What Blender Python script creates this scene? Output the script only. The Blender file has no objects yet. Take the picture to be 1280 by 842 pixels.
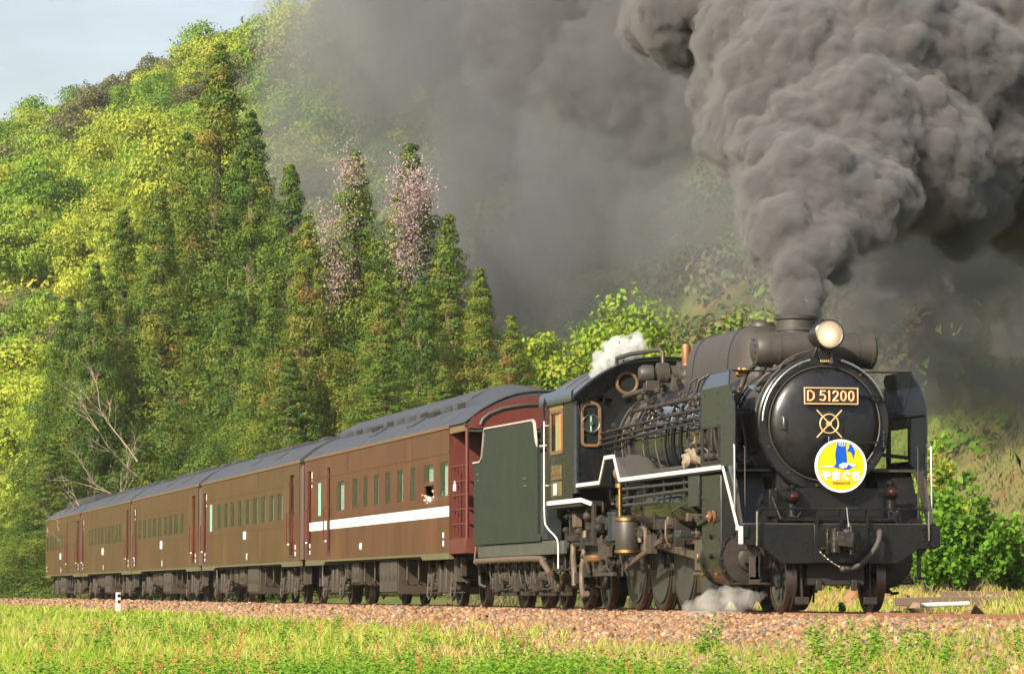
import bpy, bmesh, math, random
import numpy as np
from mathutils import Vector, Matrix, noise
R = math.radians
rng = random.Random(7)
nrg = np.random.default_rng(11)
sc = bpy.context.scene
COL = sc.collection

# ------------------------------------------------------------------ camera
cam_d = bpy.data.cameras.new('camera')
cam = bpy.data.objects.new('camera', cam_d); COL.objects.link(cam)
cam_d.sensor_fit = 'HORIZONTAL'; cam_d.sensor_width = 36.0
cam_d.lens = 36.0 * 4849.29 / 1280.0
cam_d.clip_start = 0.5; cam_d.clip_end = 6000
cam.location = (-14.02027, -48.1511, 0.25278)

cam.rotation_euler = (math.pi/2 + 0.0657485, 0, -0.19626155)
sc.camera = cam
# ------------------------------------------------------------------ light
SUN_EL = R(30.0)
SUN_AZ = Vector((-0.757, -0.653, 0)).normalized()        # horizontal direction towards the sun
to_sun = Vector((SUN_AZ.x*math.cos(SUN_EL), SUN_AZ.y*math.cos(SUN_EL), math.sin(SUN_EL)))
world = bpy.data.worlds.new('World'); sc.world = world; world.use_nodes = True
wn = world.node_tree.nodes; wl = world.node_tree.links
bg = wn['Background']; sky = wn.new('ShaderNodeTexSky'); sky.sky_type = 'NISHITA'
sky.sun_disc = False; sky.sun_elevation = SUN_EL
sky.sun_rotation = math.atan2(SUN_AZ.x, SUN_AZ.y)
sky.air_density = 1.3; sky.dust_density = 3.0; sky.ozone_density = 1.2; sky.altitude = 200
hs = wn.new('ShaderNodeHueSaturation'); hs.inputs['Saturation'].default_value = .75; wl.new(sky.outputs[0], hs.inputs['Color']); 
tcw = wn.new('ShaderNodeTexCoord'); mpw = wn.new('ShaderNodeMapping'); mpw.inputs['Scale'].default_value = (1, 1, 3.5); nzw = wn.new('ShaderNodeTexNoise'); nzw.inputs['Scale'].default_value = 5.5; nzw.inputs['Detail'].default_value = 6; nzw.inputs['Roughness'].default_value = .6
rw_ = wn.new('ShaderNodeMapRange'); rw_.inputs['From Min'].default_value = .38; rw_.inputs['From Max'].default_value = .66; rw_.inputs['To Min'].default_value = .08; rw_.inputs['To Max'].default_value = .6; mxw = wn.new('ShaderNodeMix'); mxw.data_type = 'RGBA'; mxw.inputs[7].default_value = (6.2, 6.9, 8.3, 1)
wl.new(tcw.outputs['Generated'], mpw.inputs[0]); wl.new(mpw.outputs[0], nzw.inputs['Vector']); wl.new(nzw.outputs['Fac'], rw_.inputs['Value']); wl.new(rw_.outputs[0], mxw.inputs[0]); wl.new(hs.outputs[0], mxw.inputs[6]); wl.new(mxw.outputs[2], bg.inputs[0])
bg.inputs[1].default_value = 0.076
sun_d = bpy.data.lights.new('sun', 'SUN'); sun_d.energy = 5.0; sun_d.angle = R(0.53); sun_d.color = (1.0, 0.89, 0.71)
sun = bpy.data.objects.new('sun', sun_d); COL.objects.link(sun)
sun.rotation_euler = to_sun.to_track_quat('Z', 'Y').to_euler()
sun.location = to_sun * 100
vs = sc.view_settings
vs.view_transform = 'Standard'; vs.look = 'None'; vs.exposure = 1.0; vs.gamma = 1.0; vs.use_curve_mapping = False
cy = sc.cycles
cy.use_denoising = True
try: cy.denoiser = 'OPENIMAGEDENOISE'
except Exception: pass
cy.max_bounces = 8; cy.diffuse_bounces = 3; cy.glossy_bounces = 3; cy.transmission_bounces = 4
cy.volume_bounces = 2; cy.transparent_max_bounces = 12
cy.use_adaptive_sampling = True; cy.adaptive_threshold = 0.02
cy.caustics_reflective = False; cy.caustics_refractive = False

# ------------------------------------------------------------------ helpers
def tag(o, label=None, cat=None, group=None, kind=None):
    if label: o['label'] = label
    if cat: o['category'] = cat
    if group: o['group'] = group
    if kind: o['kind'] = kind
    return o
def empty(name, loc=(0,0,0), rz=0.0, label=None, cat=None, group=None, kind=None):
    o = bpy.data.objects.new(name, None); COL.objects.link(o)
    o.location = loc; o.rotation_euler = (0,0,rz); o.empty_display_size = 0.3
    return tag(o, label, cat, group, kind)
def mesh_obj(name, me, parent=None, mat=None):
    o = bpy.data.objects.new(name, me); COL.objects.link(o)
    if mat is not None and len(me.materials) == 0: me.materials.append(mat)
    if parent is not None: o.parent = parent
    return o
def children(o, _m={}):
    return [c for c in bpy.data.objects if c.parent == o]
def copy_tree(o, parent=None, kids=None):
    c = o.copy(); COL.objects.link(c); c.parent = parent
    for ch in (kids[o] if kids is not None and o in kids else ([] if kids is not None else children(o))):
        copy_tree(ch, c, kids)
    return c
def kidmap(o):
    m = {}
    def rec(p):
        m[p] = children(p)
        for c in m[p]: rec(c)
    rec(o); return m

class MB:
    def __init__(s): s.v = []; s.f = []
    def add(s, vs, fs):
        b = len(s.v); s.v.extend([tuple(p) for p in vs]); s.f.extend([tuple(i+b for i in f) for f in fs]); return s
    def box(s, x0, x1, y0, y1, z0, z1):
        v = [(x,y,z) for x in (x0,x1) for y in (y0,y1) for z in (z0,z1)]
        return s.add(v, [(0,1,3,2),(4,6,7,5),(0,4,5,1),(2,3,7,6),(0,2,6,4),(1,5,7,3)])
    def obox(s, c, half, M):
        v = [Vector(c) + M @ Vector((sx*half[0], sy*half[1], sz*half[2])) for sx in (-1,1) for sy in (-1,1) for sz in (-1,1)]
        return s.add(v, [(0,1,3,2),(4,6,7,5),(0,4,5,1),(2,3,7,6),(0,2,6,4),(1,5,7,3)])
    def bar(s, p0, p1, w, h, up=(0,0,1)):
        p0 = Vector(p0); p1 = Vector(p1); d = (p1-p0); L = d.length; d.normalize()
        u = Vector(up); sd = d.cross(u)
        if sd.length < 1e-5: sd = Vector((1,0,0))
        sd.normalize(); u2 = sd.cross(d)
        M = Matrix((sd, d, u2)).transposed()
        return s.obox((p0+p1)/2, (w/2, L/2, h/2), M)
    def cone(s, p0, p1, r0, r1=None, n=16, caps=True):
        if r1 is None: r1 = r0
        p0 = Vector(p0); p1 = Vector(p1); d = (p1-p0).normalized()
        a = d.orthogonal().normalized(); b = d.cross(a)
        vs = []
        for k in range(n):
            t = 2*math.pi*k/n; o = a*math.cos(t)+b*math.sin(t)
            vs.append(p0+o*r0); vs.append(p1+o*r1)
        fs = [(2*k, 2*((k+1)%n), 2*((k+1)%n)+1, 2*k+1) for k in range(n)]
        if caps: fs += [tuple(2*k for k in range(n-1,-1,-1)), tuple(2*k+1 for k in range(n))]
        return s.add(vs, fs)
    def tube(s, pts, r, n=8, closed=False):
        pts = [Vector(p) for p in pts]; m = len(pts); base = len(s.v)
        d0 = (pts[1]-pts[0]).normalized(); a = d0.orthogonal().normalized()
        for i, p in enumerate(pts):
            if closed: d = (pts[(i+1)%m]-pts[i-1]).normalized()
            else: d = (pts[min(i+1,m-1)]-pts[max(i-1,0)]).normalized()
            a = (a - d*a.dot(d)).normalized(); b = d.cross(a)
            rr = r[i] if isinstance(r, (list, tuple)) else r
            for k in range(n):
                t = 2*math.pi*k/n; s.v.append(tuple(p + (a*math.cos(t)+b*math.sin(t))*rr))
        for i in range(m if closed else m-1):
            j = (i+1) % m
            for k in range(n):
                q = (k+1) % n
                s.f.append((base+i*n+k, base+i*n+q, base+j*n+q, base+j*n+k))
        if not closed:
            s.f.append(tuple(base+k for k in range(n-1,-1,-1))); s.f.append(tuple(base+(m-1)*n+k for k in range(n)))
        return s
    def lathe(s, prof, o=(0,0,0), axis=(0,1,0), n=32, ref=None, closed=False):
        """prof: list of (radius, distance along axis)"""
        o = Vector(o); d = Vector(axis).normalized(); a = Vector(ref) if ref else d.orthogonal().normalized(); b = d.cross(a)
        base = len(s.v); m = len(prof)
        for r, t in prof:
            for k in range(n):
                q = 2*math.pi*k/n; s.v.append(tuple(o + d*t + (a*math.cos(q)+b*math.sin(q))*r))
        for i in range(m if closed else m-1):
            j = (i+1) % m
            for k in range(n):
                q = (k+1) % n
                s.f.append((base+i*n+k, base+j*n+k, base+j*n+q, base+i*n+q))
        if not closed:
            if prof[0][0] > 1e-4: s.f.append(tuple(base+k for k in range(n)))
            if prof[-1][0] > 1e-4: s.f.append(tuple(base+(m-1)*n+k for k in range(n-1,-1,-1)))
        return s
    def prism(s, poly, t0, t1, plane='yz'):
        """poly in plane (2D), extruded along the third axis"""
        def P(a, b, t):
            return {'yz':(t,a,b), 'xz':(a,t,b), 'xy':(a,b,t)}[plane]
        n = len(poly)
        vs = [P(a,b,t0) for a,b in poly] + [P(a,b,t1) for a,b in poly]
        fs = [tuple(range(n)), tuple(range(2*n-1,n-1,-1))] + [(i, i+n, (i+1)%n+n, (i+1)%n) for i in range(n)]
        return s.add(vs, fs)
    def ball(s, c, r, n=12, m=8, sz=1.0):
        prof = [(max(1e-5, r*math.sin(math.pi*i/m)), -r*sz*math.cos(math.pi*i/m)) for i in range(m+1)]
        prof[0] = (1e-5, -r*sz); prof[-1] = (1e-5, r*sz)
        return s.lathe(prof, c, (0,0,1), n)
    def mirror_x(s):
        n = len(s.v); v = list(s.v); f = list(s.f)
        s.v += [(-x,y,z) for x,y,z in v]; s.f += [tuple(n+i for i in reversed(q)) for q in f]; return s
    def mesh(s, name, smooth=35):
        me = bpy.data.meshes.new(name); me.from_pydata(s.v, [], s.f); me.update()
        bm = bmesh.new(); bm.from_mesh(me); bmesh.ops.recalc_face_normals(bm, faces=bm.faces); bm.to_mesh(me); bm.free()
        if smooth:
            me.polygons.foreach_set('use_smooth', [True]*len(me.polygons)); me.set_sharp_from_angle(angle=R(smooth))
        return me
    def clusters(s):
        nv = len(s.v); par = list(range(nv))
        def find(a):
            while par[a] != a: par[a] = par[par[a]]; a = par[a]
            return a
        for f in s.f:
            r0 = find(f[0])
            for q in f[1:]: par[find(q)] = r0
        isl = {}
        for i in range(nv): isl.setdefault(find(i), []).append(i)
        if len(isl) < 2 or len(isl) > 60: return None
        V = np.array(s.v); ks = list(isl); bb = [(V[isl[k]].min(0)-.012, V[isl[k]].max(0)+.012) for k in ks]; p2 = list(range(len(ks)))
        def f2(a):
            while p2[a] != a: a = p2[a]
            return a
        for a in range(len(ks)):
            for b in range(a):
                if np.all(bb[a][0] <= bb[b][1]) and np.all(bb[b][0] <= bb[a][1]): p2[f2(a)] = f2(b)
        g = {}
        for a, k in enumerate(ks): g.setdefault(f2(a), []).append(a)
        if len(g) < 2 or len(g) > 12: return None
        out = []; owner = {}
        for gi, mem in enumerate(g.values()):
            for a in mem:
                for i in isl[ks[a]]: owner[i] = gi
        for gi in range(len(g)):
            ids = [i for i in range(nv) if owner[i] == gi]; mp = {i: k for k, i in enumerate(ids)}; m = MB(); m.v = [s.v[i] for i in ids]
            m.f = [tuple(mp[q] for q in f) for f in s.f if owner[f[0]] == gi]; out.append(m)
        return out
    def build(s, name, mat, parent=None, bevel=0.0, smooth=35, seg=2, split=True):
        cl = s.clusters() if split else None
        if cl:
            os_ = [m.build(name, mat, parent, bevel, smooth, seg, False) for m in cl]; return os_[0]
        me = s.mesh(name, smooth); o = mesh_obj(name, me, parent, mat)
        if bevel:
            b = o.modifiers.new('bevel', 'BEVEL'); b.width = bevel; b.segments = seg; b.limit_method = 'ANGLE'; b.angle_limit = R(40)
            b.harden_normals = False
        return o

def fast_mesh(name, verts, faces, smooth=False):
    """verts Nx3 array, faces MxK array (all same size K)"""
    me = bpy.data.meshes.new(name); verts = np.asarray(verts, np.float32); faces = np.asarray(faces, np.int32)
    me.vertices.add(len(verts)); me.vertices.foreach_set('co', verts.ravel())
    K = faces.shape[1]; me.loops.add(faces.size); me.loops.foreach_set('vertex_index', faces.ravel())
    me.polygons.add(len(faces)); me.polygons.foreach_set('loop_start', np.arange(0, faces.size, K, dtype=np.int32))
    if smooth: me.polygons.foreach_set('use_smooth', np.ones(len(faces), bool))
    me.update(calc_edges=True); return me

# ------------------------------------------------------------------ materials
class NT:
    def __init__(s, name):
        s.m = bpy.data.materials.new(name); s.m.use_nodes = True; s.n = s.m.node_tree.nodes; s.l = s.m.node_tree.links
        s.b = s.n['Principled BSDF']; s.out = s.n['Material Output']; s.co = None
    def N(s, t, **k):
        n = s.n.new(t)
        for a, v in k.items():
            if a.startswith('i_'): n.inputs[a[2:].replace('_', ' ')].default_value = v
            else: setattr(n, a, v)
        return n
    def coord(s, kind='Object'):
        if s.co is None: s.co = s.N('ShaderNodeTexCoord')
        return s.co.outputs[kind]
    def mapped(s, scale=(1,1,1), kind='Object'):
        m = s.N('ShaderNodeMapping'); m.inputs['Scale'].default_value = scale; s.l.new(s.coord(kind), m.inputs[0]); return m.outputs[0]
    def noise(s, scale, detail=4, rough=.6, vec=None, out='Fac', kind='Object'):
        n = s.N('ShaderNodeTexNoise'); n.inputs['Scale'].default_value = scale; n.inputs['Detail'].default_value = detail
        n.inputs['Roughness'].default_value = rough; s.l.new(vec if vec else s.coord(kind), n.inputs['Vector']); return n.outputs[out]
    def ramp(s, fac, stops):
        r = s.N('ShaderNodeValToRGB'); e = r.color_ramp.elements
        while len(e) < len(stops): e.new(0.5)
        for q, (p, c) in zip(e, stops): q.position = p; q.color = (*c, 1) if len(c) == 3 else c
        s.l.new(fac, r.inputs[0]); return r.outputs[0]
    def mix(s, fac, a, b, mode='MIX'):
        m = s.N('ShaderNodeMix', data_type='RGBA', blend_type=mode)
        for sock, v in ((m.inputs[0], fac), (m.inputs[6], a), (m.inputs[7], b)):
            if hasattr(v, 'is_linked') or hasattr(v, 'links'): s.l.new(v, sock)
            elif isinstance(v, (int, float)): sock.default_value = v
            else: sock.default_value = (*v, 1) if len(v) == 3 else v
        return m.outputs[2]
    def math(s, op, a, b=0.0):
        m = s.N('ShaderNodeMath', operation=op)
        for sock, v in ((m.inputs[0], a), (m.inputs[1], b)):
            if isinstance(v, (int, float)): sock.default_value = v
            else: s.l.new(v, sock)
        return m.outputs[0]
    def set(s, name, v):
        i = s.b.inputs[name]
        if isinstance(v, (int, float)): i.default_value = v
        elif isinstance(v, (tuple, list)): i.default_value = (*v, 1) if len(v) == 3 else v
        else: s.l.new(v, i)
    def bump(s, h, strength=.3, dist=.01):
        b = s.N('ShaderNodeBump'); b.inputs['Strength'].default_value = strength; b.inputs['Distance'].default_value = dist
        s.l.new(h, b.inputs['Height']); s.l.new(b.outputs[0], s.b.inputs['Normal'])
MAT = {}
def paint(name, col, rough=.35, metal=0.0, dirt=(.09,.075,.06), damt=.35, dscale=2.5, bump=.15, wave=0.0, spec=.5, streak=0.0):
    t = NT(name); n1 = t.noise(dscale, 6, .65); n2 = t.noise(dscale*9, 4, .6)
    f = t.ramp(n1, [(.38,(0,0,0)),(.72,(1,1,1))]); f2 = t.ramp(n2, [(.35,(.4,.4,.4)),(.7,(1,1,1))])
    fac = t.math('MULTIPLY', t.math('MULTIPLY', f, f2), damt)
    if streak:
        n3 = t.noise(1.0, 5, .6, vec=t.mapped((14,14,.5))); f3 = t.ramp(n3, [(.45,(0,0,0)),(.75,(1,1,1))])
        fac = t.math('MAXIMUM', fac, t.math('MULTIPLY', f3, streak))
    c = t.mix(fac, col, dirt); t.set('Base Color', c)
    r = t.math('ADD', t.math('MULTIPLY', fac, .55), rough); t.set('Roughness', r); t.set('Metallic', metal); t.set('Specular IOR Level', spec)
    if bump:
        h = t.noise(dscale*14, 4, .55)
        if wave:
            h2 = t.noise(1.7, 2, .4); h = t.math('ADD', t.math('MULTIPLY', h, .12), t.math('MULTIPLY', h2, wave))
        t.bump(h, bump, .01)
    MAT[name] = t.m; return t.m
def flat(name, col, rough=.5, metal=0.0, emit=None, es=1.0, spec=.5):
    t = NT(name); n = t.noise(7, 4, .6); c = t.mix(t.ramp(n, [(.3,(0,0,0)),(.8,(1,1,1))]), col, tuple(x*.8 for x in col)); t.set('Base Color', c)
    t.set('Roughness', rough); t.set('Metallic', metal); t.set('Specular IOR Level', spec)
    if emit: t.set('Emission Color', emit); t.set('Emission Strength', es)
    MAT[name] = t.m; return t.m
BLACK = paint('glossy_black_paint', (.007,.0075,.008), .24, 0, (.026,.021,.017), .5, 2.0, .07, wave=.5, streak=.04, spec=.38)
BOILER = paint('boiler_cladding', (.012,.015,.018), .08, 0, (.035,.028,.022), .18, 1.6, .02, wave=.6, spec=1.0)
DOOR = paint('smokebox_door_paint', (.008,.009,.0105), .24, 0, (.028,.023,.020), .5, 1.8, .08, wave=.3, streak=.05)
SOOT = paint('sooty_brown_black', (.042,.036,.031), .45, .1, (.078,.064,.052), .6, 1.6, .2)
GRIME = paint('dusty_running_gear', (.016,.012,.010), .5, .2, (.070,.048,.033), .75, 7.0, .35)
GRIME2 = paint('pale_dusty_iron', (.035,.028,.022), .55, .2, (.10,.076,.055), .75, 8.0, .3)
DARK = paint('dark_underframe', (.010,.009,.008), .6, 0, (.03,.023,.018), .5, 4.0, .2)
TENDERP = paint('tender_green_black', (.015,.024,.021), .34, 0, (.035,.036,.024), .45, .9, .05, wave=.9, streak=.05, spec=.22)
CASING = paint('blue_black_casing', (.018,.024,.028), .26, 0, (.07,.052,.036), .5, 2.4, .06, streak=.05, spec=.35)
DEFL = paint('deflector_blue_black', (.016,.021,.027), .2, 0, (.03,.028,.026), .35, 1.1, .03, wave=.3, streak=.0, spec=.5)
WHITE = paint('white_trim', (.62,.61,.58), .45, 0, (.34,.30,.25), .4, 4.0, .1)
STEEL = paint('polished_steel', (.6,.58,.55), .22, 1.0, (.25,.2,.15), .35, 5.0, .1)
RODS = paint('oily_rod_steel', (.20,.155,.12), .38, .75, (.07,.05,.035), .7, 6.0, .2)
BRASS = paint('brass', (.55,.32,.12), .3, 1.0, (.2,.11,.05), .6, 7.0, .1)
BRONZE = paint('rusty_bronze', (.27,.135,.065), .45, .6, (.15,.08,.04), .6, 8.0, .3)
GOLD = flat('gold_lettering', (.80,.52,.25), .4, .3)
PLATEBG = flat('number_plate_field', (.035,.016,.013), .4)
WOOD = paint('varnished_wood', (.16,.09,.042), .4, 0, (.08,.045,.022), .6, 8.0, .2)
WOODO = paint('orange_wood', (.62,.2,.045), .4, 0, (.3,.1,.03), .5, 8.0, .2)
TREAD = paint('tread_plate', (.08,.075,.07), .5, .3, (.06,.05,.045), .5, 14.0, .6)
RUST = paint('pipe_brown', (.11,.08,.055), .5, .3, (.22,.15,.09), .7, 5.0, .2)
CLACK = paint('lagged_valve_cream', (.22,.18,.13), .7, 0, (.25,.17,.08), .6, 9.0, .5)
RED = flat('red_lens', (.028,.005,.005), .08)
HOSE = paint('rubber_hose', (.04,.037,.035), .65, 0, (.11,.095,.08), .6, 9.0, .3)
WHEEL = paint('wheel_centre', (.038,.040,.037), .42, .3, (.11,.09,.07), .5, 4.0, .15)
TYRE = paint('tyre_steel', (.13,.105,.09), .3, .9, (.05,.036,.027), .6, 5.0, .15)
def glass(name, col, rough=.05, alpha=.35):
    t = NT(name); t.set('Base Color', col); t.set('Roughness', rough); t.set('Alpha', alpha); t.set('Specular IOR Level', .8); MAT[name] = t.m; return t.m
CABGLASS = glass('cab_glass', (.02,.03,.03), .04, .5)
t = NT('headlight_lens'); n = t.noise(9, 3, .6)
t.set('Base Color', (.22,.17,.12)); t.set('Roughness', .08)
g = t.N('ShaderNodeTexGradient', gradient_type='SPHERICAL'); mp = t.N('ShaderNodeMapping'); mp.inputs['Scale'].default_value = (5.0,1.5,5.0)
t.l.new(t.coord('Object'), mp.inputs[0]); mp.inputs['Location'].default_value = (.12,0,.1); t.l.new(mp.outputs[0], g.inputs[0])
e = t.ramp(g.outputs[0], [(0.0,(.20,.12,.07)),(.30,(.42,.28,.16)),(.5,(.85,.58,.30)),(.66,(1,.84,.58)),(.85,(1,.97,.88))])
t.set('Emission Color', e); t.set('Emission Strength', .5); LENS = t.m
# ------------------------------------------------------------------ land
FW = np.array([-math.sin(-0.19626155), math.cos(-0.19626155)]); RT = np.array([FW[1], -FW[0]]); C0 = np.array([-14.02027, -48.1511])
def DL(x, y): 
    dx, dy = x-C0[0], y-C0[1]; return dx*FW[0]+dy*FW[1], dx*RT[0]+dy*RT[1]
def XY(D, L): return C0[0]+D*FW[0]+L*RT[0], C0[1]+D*FW[1]+L*RT[1]
def smooth(a, b, t): t = np.clip((t-a)/(b-a), 0, 1); return t*t*(3-2*t)
def track_x(y):                                   # the line bends left behind the train
    return -0.0045*np.maximum(0, y-108.)**2
def vnoise(x, y, s, seed=0):
    """cheap smooth value noise, vectorised"""
    x = x/s+seed*17.3; y = y/s-seed*9.1; xi = np.floor(x); yi = np.floor(y); fx = x-xi; fy = y-yi; fx = fx*fx*(3-2*fx); fy = fy*fy*(3-2*fy)
    h = lambda a, b: np.modf(np.abs(np.sin(a*127.1+b*311.7+seed)*43758.5453))[0]
    return (h(xi,yi)*(1-fx)+h(xi+1,yi)*fx)*(1-fy)+(h(xi,yi+1)*(1-fx)+h(xi+1,yi+1)*fx)*fy
def gz(x, y):
    x = np.asarray(x, float); y = np.asarray(y, float)
    D, L = DL(x, y); t = L/np.maximum(D, 5)       # tangent of the bearing
    dx = x-track_x(y); a = np.abs(dx)
    left = -.84+.33*smooth(-4, 14, y)+.08*smooth(18, 60, y)+.12*(vnoise(x, y, 6, 1)-.5)
    right = -.36+.46*smooth(4.5, 8.5, dx)+.12*(vnoise(x, y, 5, 2)-.5)
    side = np.where(dx < 0, left, right)
    cen = np.where(dx < 0, -.76, -.50); z = side+(cen-side)*(1-smooth(2.9-.75*smooth(-2,12,y)*(dx < 0), 3.6-.9*smooth(-2,12,y)*(dx < 0), a))
    # hill
    Dt = np.interp(t, [-.14,-.06,0,.05,.14,.4], [178,168,150,118,92,80]); sl = np.interp(t, [-.20,-.14,-.06,0,.05,.14,.3], [.16,.168,.215,.28,.36,.42,.42])
    q = np.maximum(0, D-Dt); hill = sl*(np.sqrt(q*q+64)-8)
    rid = smooth(480, 640, D); hill = hill*(1-.55*rid)
    hill += (vnoise(x, y, 35, 3)-.5)*smooth(20, 120, q)*9+(vnoise(x, y, 11, 4)-.5)*smooth(3, 40, q)*2.0
    return z+np.where((dx > 4) | (D > 172), hill, 0)*1.0
def land(mat):
    xs = np.concatenate([np.linspace(-420,-44,70), np.linspace(-40,44,230), np.linspace(48,700,150)])
    ys = np.concatenate([np.linspace(-120,-66,12), np.linspace(-62,180,480), np.linspace(183,900,220)])
    X, Y = np.meshgrid(xs, ys); Z = gz(X, Y); V = np.stack([X.ravel(), Y.ravel(), Z.ravel()], 1); ny, nx = X.shape; i = np.arange(nx*ny).reshape(ny, nx)
    F = np.stack([i[:-1,:-1].ravel(), i[:-1,1:].ravel(), i[1:,1:].ravel(), i[1:,:-1].ravel()], 1); c = V[F].mean(1); hill = (c[:,2] > 1.2) | (c[:,1] > 178)
    for name, sel in (('ground', ~hill), ('hillside', hill)):
        f = F[sel]; ids, inv = np.unique(f, return_inverse=True); tag(mesh_obj(name, fast_mesh(name, V[ids], inv.reshape(-1,4), True), None, mat), kind='structure')
t = NT('ground_soil_and_grass')
n1 = t.noise(.12, 6, .6); n2 = t.noise(1.3, 6, .7); f = t.math('ADD', t.math('MULTIPLY', n1, .55), t.math('MULTIPLY', n2, .45))
t.set('Base Color', t.ramp(f, [(.36,(.045,.075,.015)),(.47,(.10,.13,.03)),(.56,(.16,.13,.055)),(.68,(.12,.075,.035))])); t.set('Roughness', .95); t.set('Specular IOR Level', .1)
t.bump(t.noise(5, 6, .7), .6, .15); GROUND = t.m
land(GROUND)
# ------------------------------------------------------------------ track
BAL = NT('ballast_bed'); BAL.set('Base Color', BAL.ramp(BAL.noise(18, 5, .7), [(.35,(.10,.055,.035)),(.6,(.30,.17,.10)),(.75,(.25,.2,.16))])); BAL.set('Roughness', .9); BAL.bump(BAL.noise(30, 4, .6), 1.0, .05)
prof = [(-3.5,-.98),(-2.85,-.58),(-1.80,-.125),(-1.45,-.07),(-1.0,-.10),(-.8,-.15),(1.3,-.165),(1.75,-.185),(2.3,-.38),(3.2,-.62)]
ys_ = np.concatenate([np.arange(-40, 108, 4.0), np.arange(108, 190, 3.0)]); V = []; F = []
for i, y in enumerate(ys_):
    for j, (a, z) in enumerate(prof): V.append((track_x(y)+a, y, z))
n = len(prof); F = [(i*n+j, i*n+j+1, (i+1)*n+j+1, (i+1)*n+j) for i in range(len(ys_)-1) for j in range(n-1)]
tag(mesh_obj('ballast_bed', fast_mesh('ballast_bed', V, F), None, BAL.m), kind='structure')
RAILM = paint('rusty_rail', (.22,.09,.05), .6, .2, (.33,.15,.08), .6, 6, .2)
RAILT = paint('rail_running_surface', (.4,.34,.3), .25, 1.0, (.3,.16,.09), .3, 6, .05)
rp = [(-.065,-.153),(.065,-.153),(.065,-.14),(.012,-.12),(.012,-.045),(.034,-.035),(.034,-.004),(-.034,-.004),(-.034,-.035),(-.012,-.045),(-.012,-.12),(-.065,-.14)]
for s in (-1, 1):
    V = []; ry = list(np.arange(-40, 106, 6.0))+list(np.arange(106, 190, 3.0))
    for y in ry: V += [(track_x(y)+s*.568+a, y, z) for a, z in rp]
    n = len(rp); F = [(i*n+j, i*n+(j+1)%n, (i+1)*n+(j+1)%n, (i+1)*n+j) for i in range(len(ry)-1) for j in range(n)]
    r_ = tag(mesh_obj('rail', fast_mesh('rail', V, F), None, RAILM), kind='structure')
    V = []; [V.extend([(track_x(y)+s*.568-.026, y, -.0015), (track_x(y)+s*.568+.026, y, -.0015)]) for y in ry]
    mesh_obj('rail_head', fast_mesh('rail_head', V, [(2*i,2*i+1,2*i+3,2*i+2) for i in range(len(ry)-1)]), r_, RAILT)
slp = MB().box(-1.05,1.05,-.11,.11,-.29,-.156).mesh('sleeper'); slp.materials.append(paint('weathered_sleeper', (.13,.085,.06), .8, 0, (.22,.17,.13), .5, 5, .5))
trk = tag(empty('sleepers_row'), kind='structure')
for k in range(110):
    o = bpy.data.objects.new('sleeper', slp); COL.objects.link(o); o.location = (0, -18+k*.62, 0); o.rotation_euler = (0,0,rng.uniform(-.02,.02)); o.parent = trk
# ballast stones
ico = bmesh.new(); bmesh.ops.create_icosphere(ico, subdivisions=1, radius=1.0); IV = np.array([v.co[:] for v in ico.verts]); IF = np.array([[v.index for v in f.verts] for f in ico.faces]); ico.free()
def stones(name, xs, ys, zs, rr, mat, seed, flat_=.7, jit=.3):
    g = np.random.default_rng(seed); n = len(xs); nv = len(IV)
    q = g.normal(size=(n,4)); q /= np.linalg.norm(q, axis=1)[:,None]; w, a, b_, c = q.T
    Rm = np.stack([np.stack([1-2*(b_*b_+c*c),2*(a*b_-c*w),2*(a*c+b_*w)],1),np.stack([2*(a*b_+c*w),1-2*(a*a+c*c),2*(b_*c-a*w)],1),np.stack([2*(a*c-b_*w),2*(b_*c+a*w),1-2*(a*a+b_*b_)],1)],1)
    base = IV[None]*(1+g.uniform(-jit,jit,(n,nv,1))); sc3 = g.uniform(flat_,1.2,(n,1,3)); base = base*sc3
    P_ = np.einsum('nij,nvj->nvi', Rm, base)*rr[:,None,None]+np.stack([xs,ys,zs],1)[:,None]
    F = (IF[None]+np.arange(n)[:,None,None]*nv).reshape(-1,3); me = fast_mesh(name, P_.reshape(-1,3), F)
    at = me.attributes.new('tint', 'FLOAT', 'FACE'); at.data.foreach_set('value', np.repeat(g.random(n), len(IF)).astype(np.float32))
    return tag(mesh_obj(name, me, None, mat), kind='stuff')
t = NT('ballast_stone'); at = t.N('ShaderNodeAttribute', attribute_name='tint')
c = t.ramp(at.outputs['Fac'], [(0,(.08,.045,.025)),(.25,(.20,.10,.045)),(.5,(.35,.185,.085)),(.7,(.20,.145,.098)),(.86,(.115,.095,.078)),(1,(.46,.33,.22))])
t.set('Base Color', t.mix(t.ramp(t.noise(40, 4, .7), [(.35,(0,0,0)),(.75,(1,1,1))]), c, t.mix(.35, c, (.26,.14,.07)), 'MIX')); t.set('Roughness', .85); t.bump(t.noise(90, 3, .6), .5, .01); STONE = t.m
BEDP = list(prof)
def bed_z(a): return np.interp(a, [p_[0] for p_ in BEDP], [p_[1] for p_ in BEDP])
g = np.random.default_rng(21)
def bed(n, y0, y1, a0, a1, r0, r1, name, seed):
    y = g.uniform(y0, y1, n); a = g.uniform(a0, a1, n); r = g.uniform(r0, r1, n); ok = (np.abs(np.abs(a)-.568) > .10)
    y, a, r = y[ok], a[ok], r[ok]
    return stones(name, track_x(y)+a, y, bed_z(a)+r*g.uniform(.0,.75,len(r))-.005, r, STONE, seed)
bed(21000, -16, 14, -3.0, -.62, .026, .052, 'ballast_stones', 1)
bed(6500, -16, 16, -.5, 2.6, .028, .05, 'ballast_stones', 2)
bed(13000, 14, 60, -3.0, -.62, .035, .062, 'ballast_stones', 3)
bed(5500, 60, 165, -2.9, -.62, .05, .085, 'ballast_stones', 4)
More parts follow.
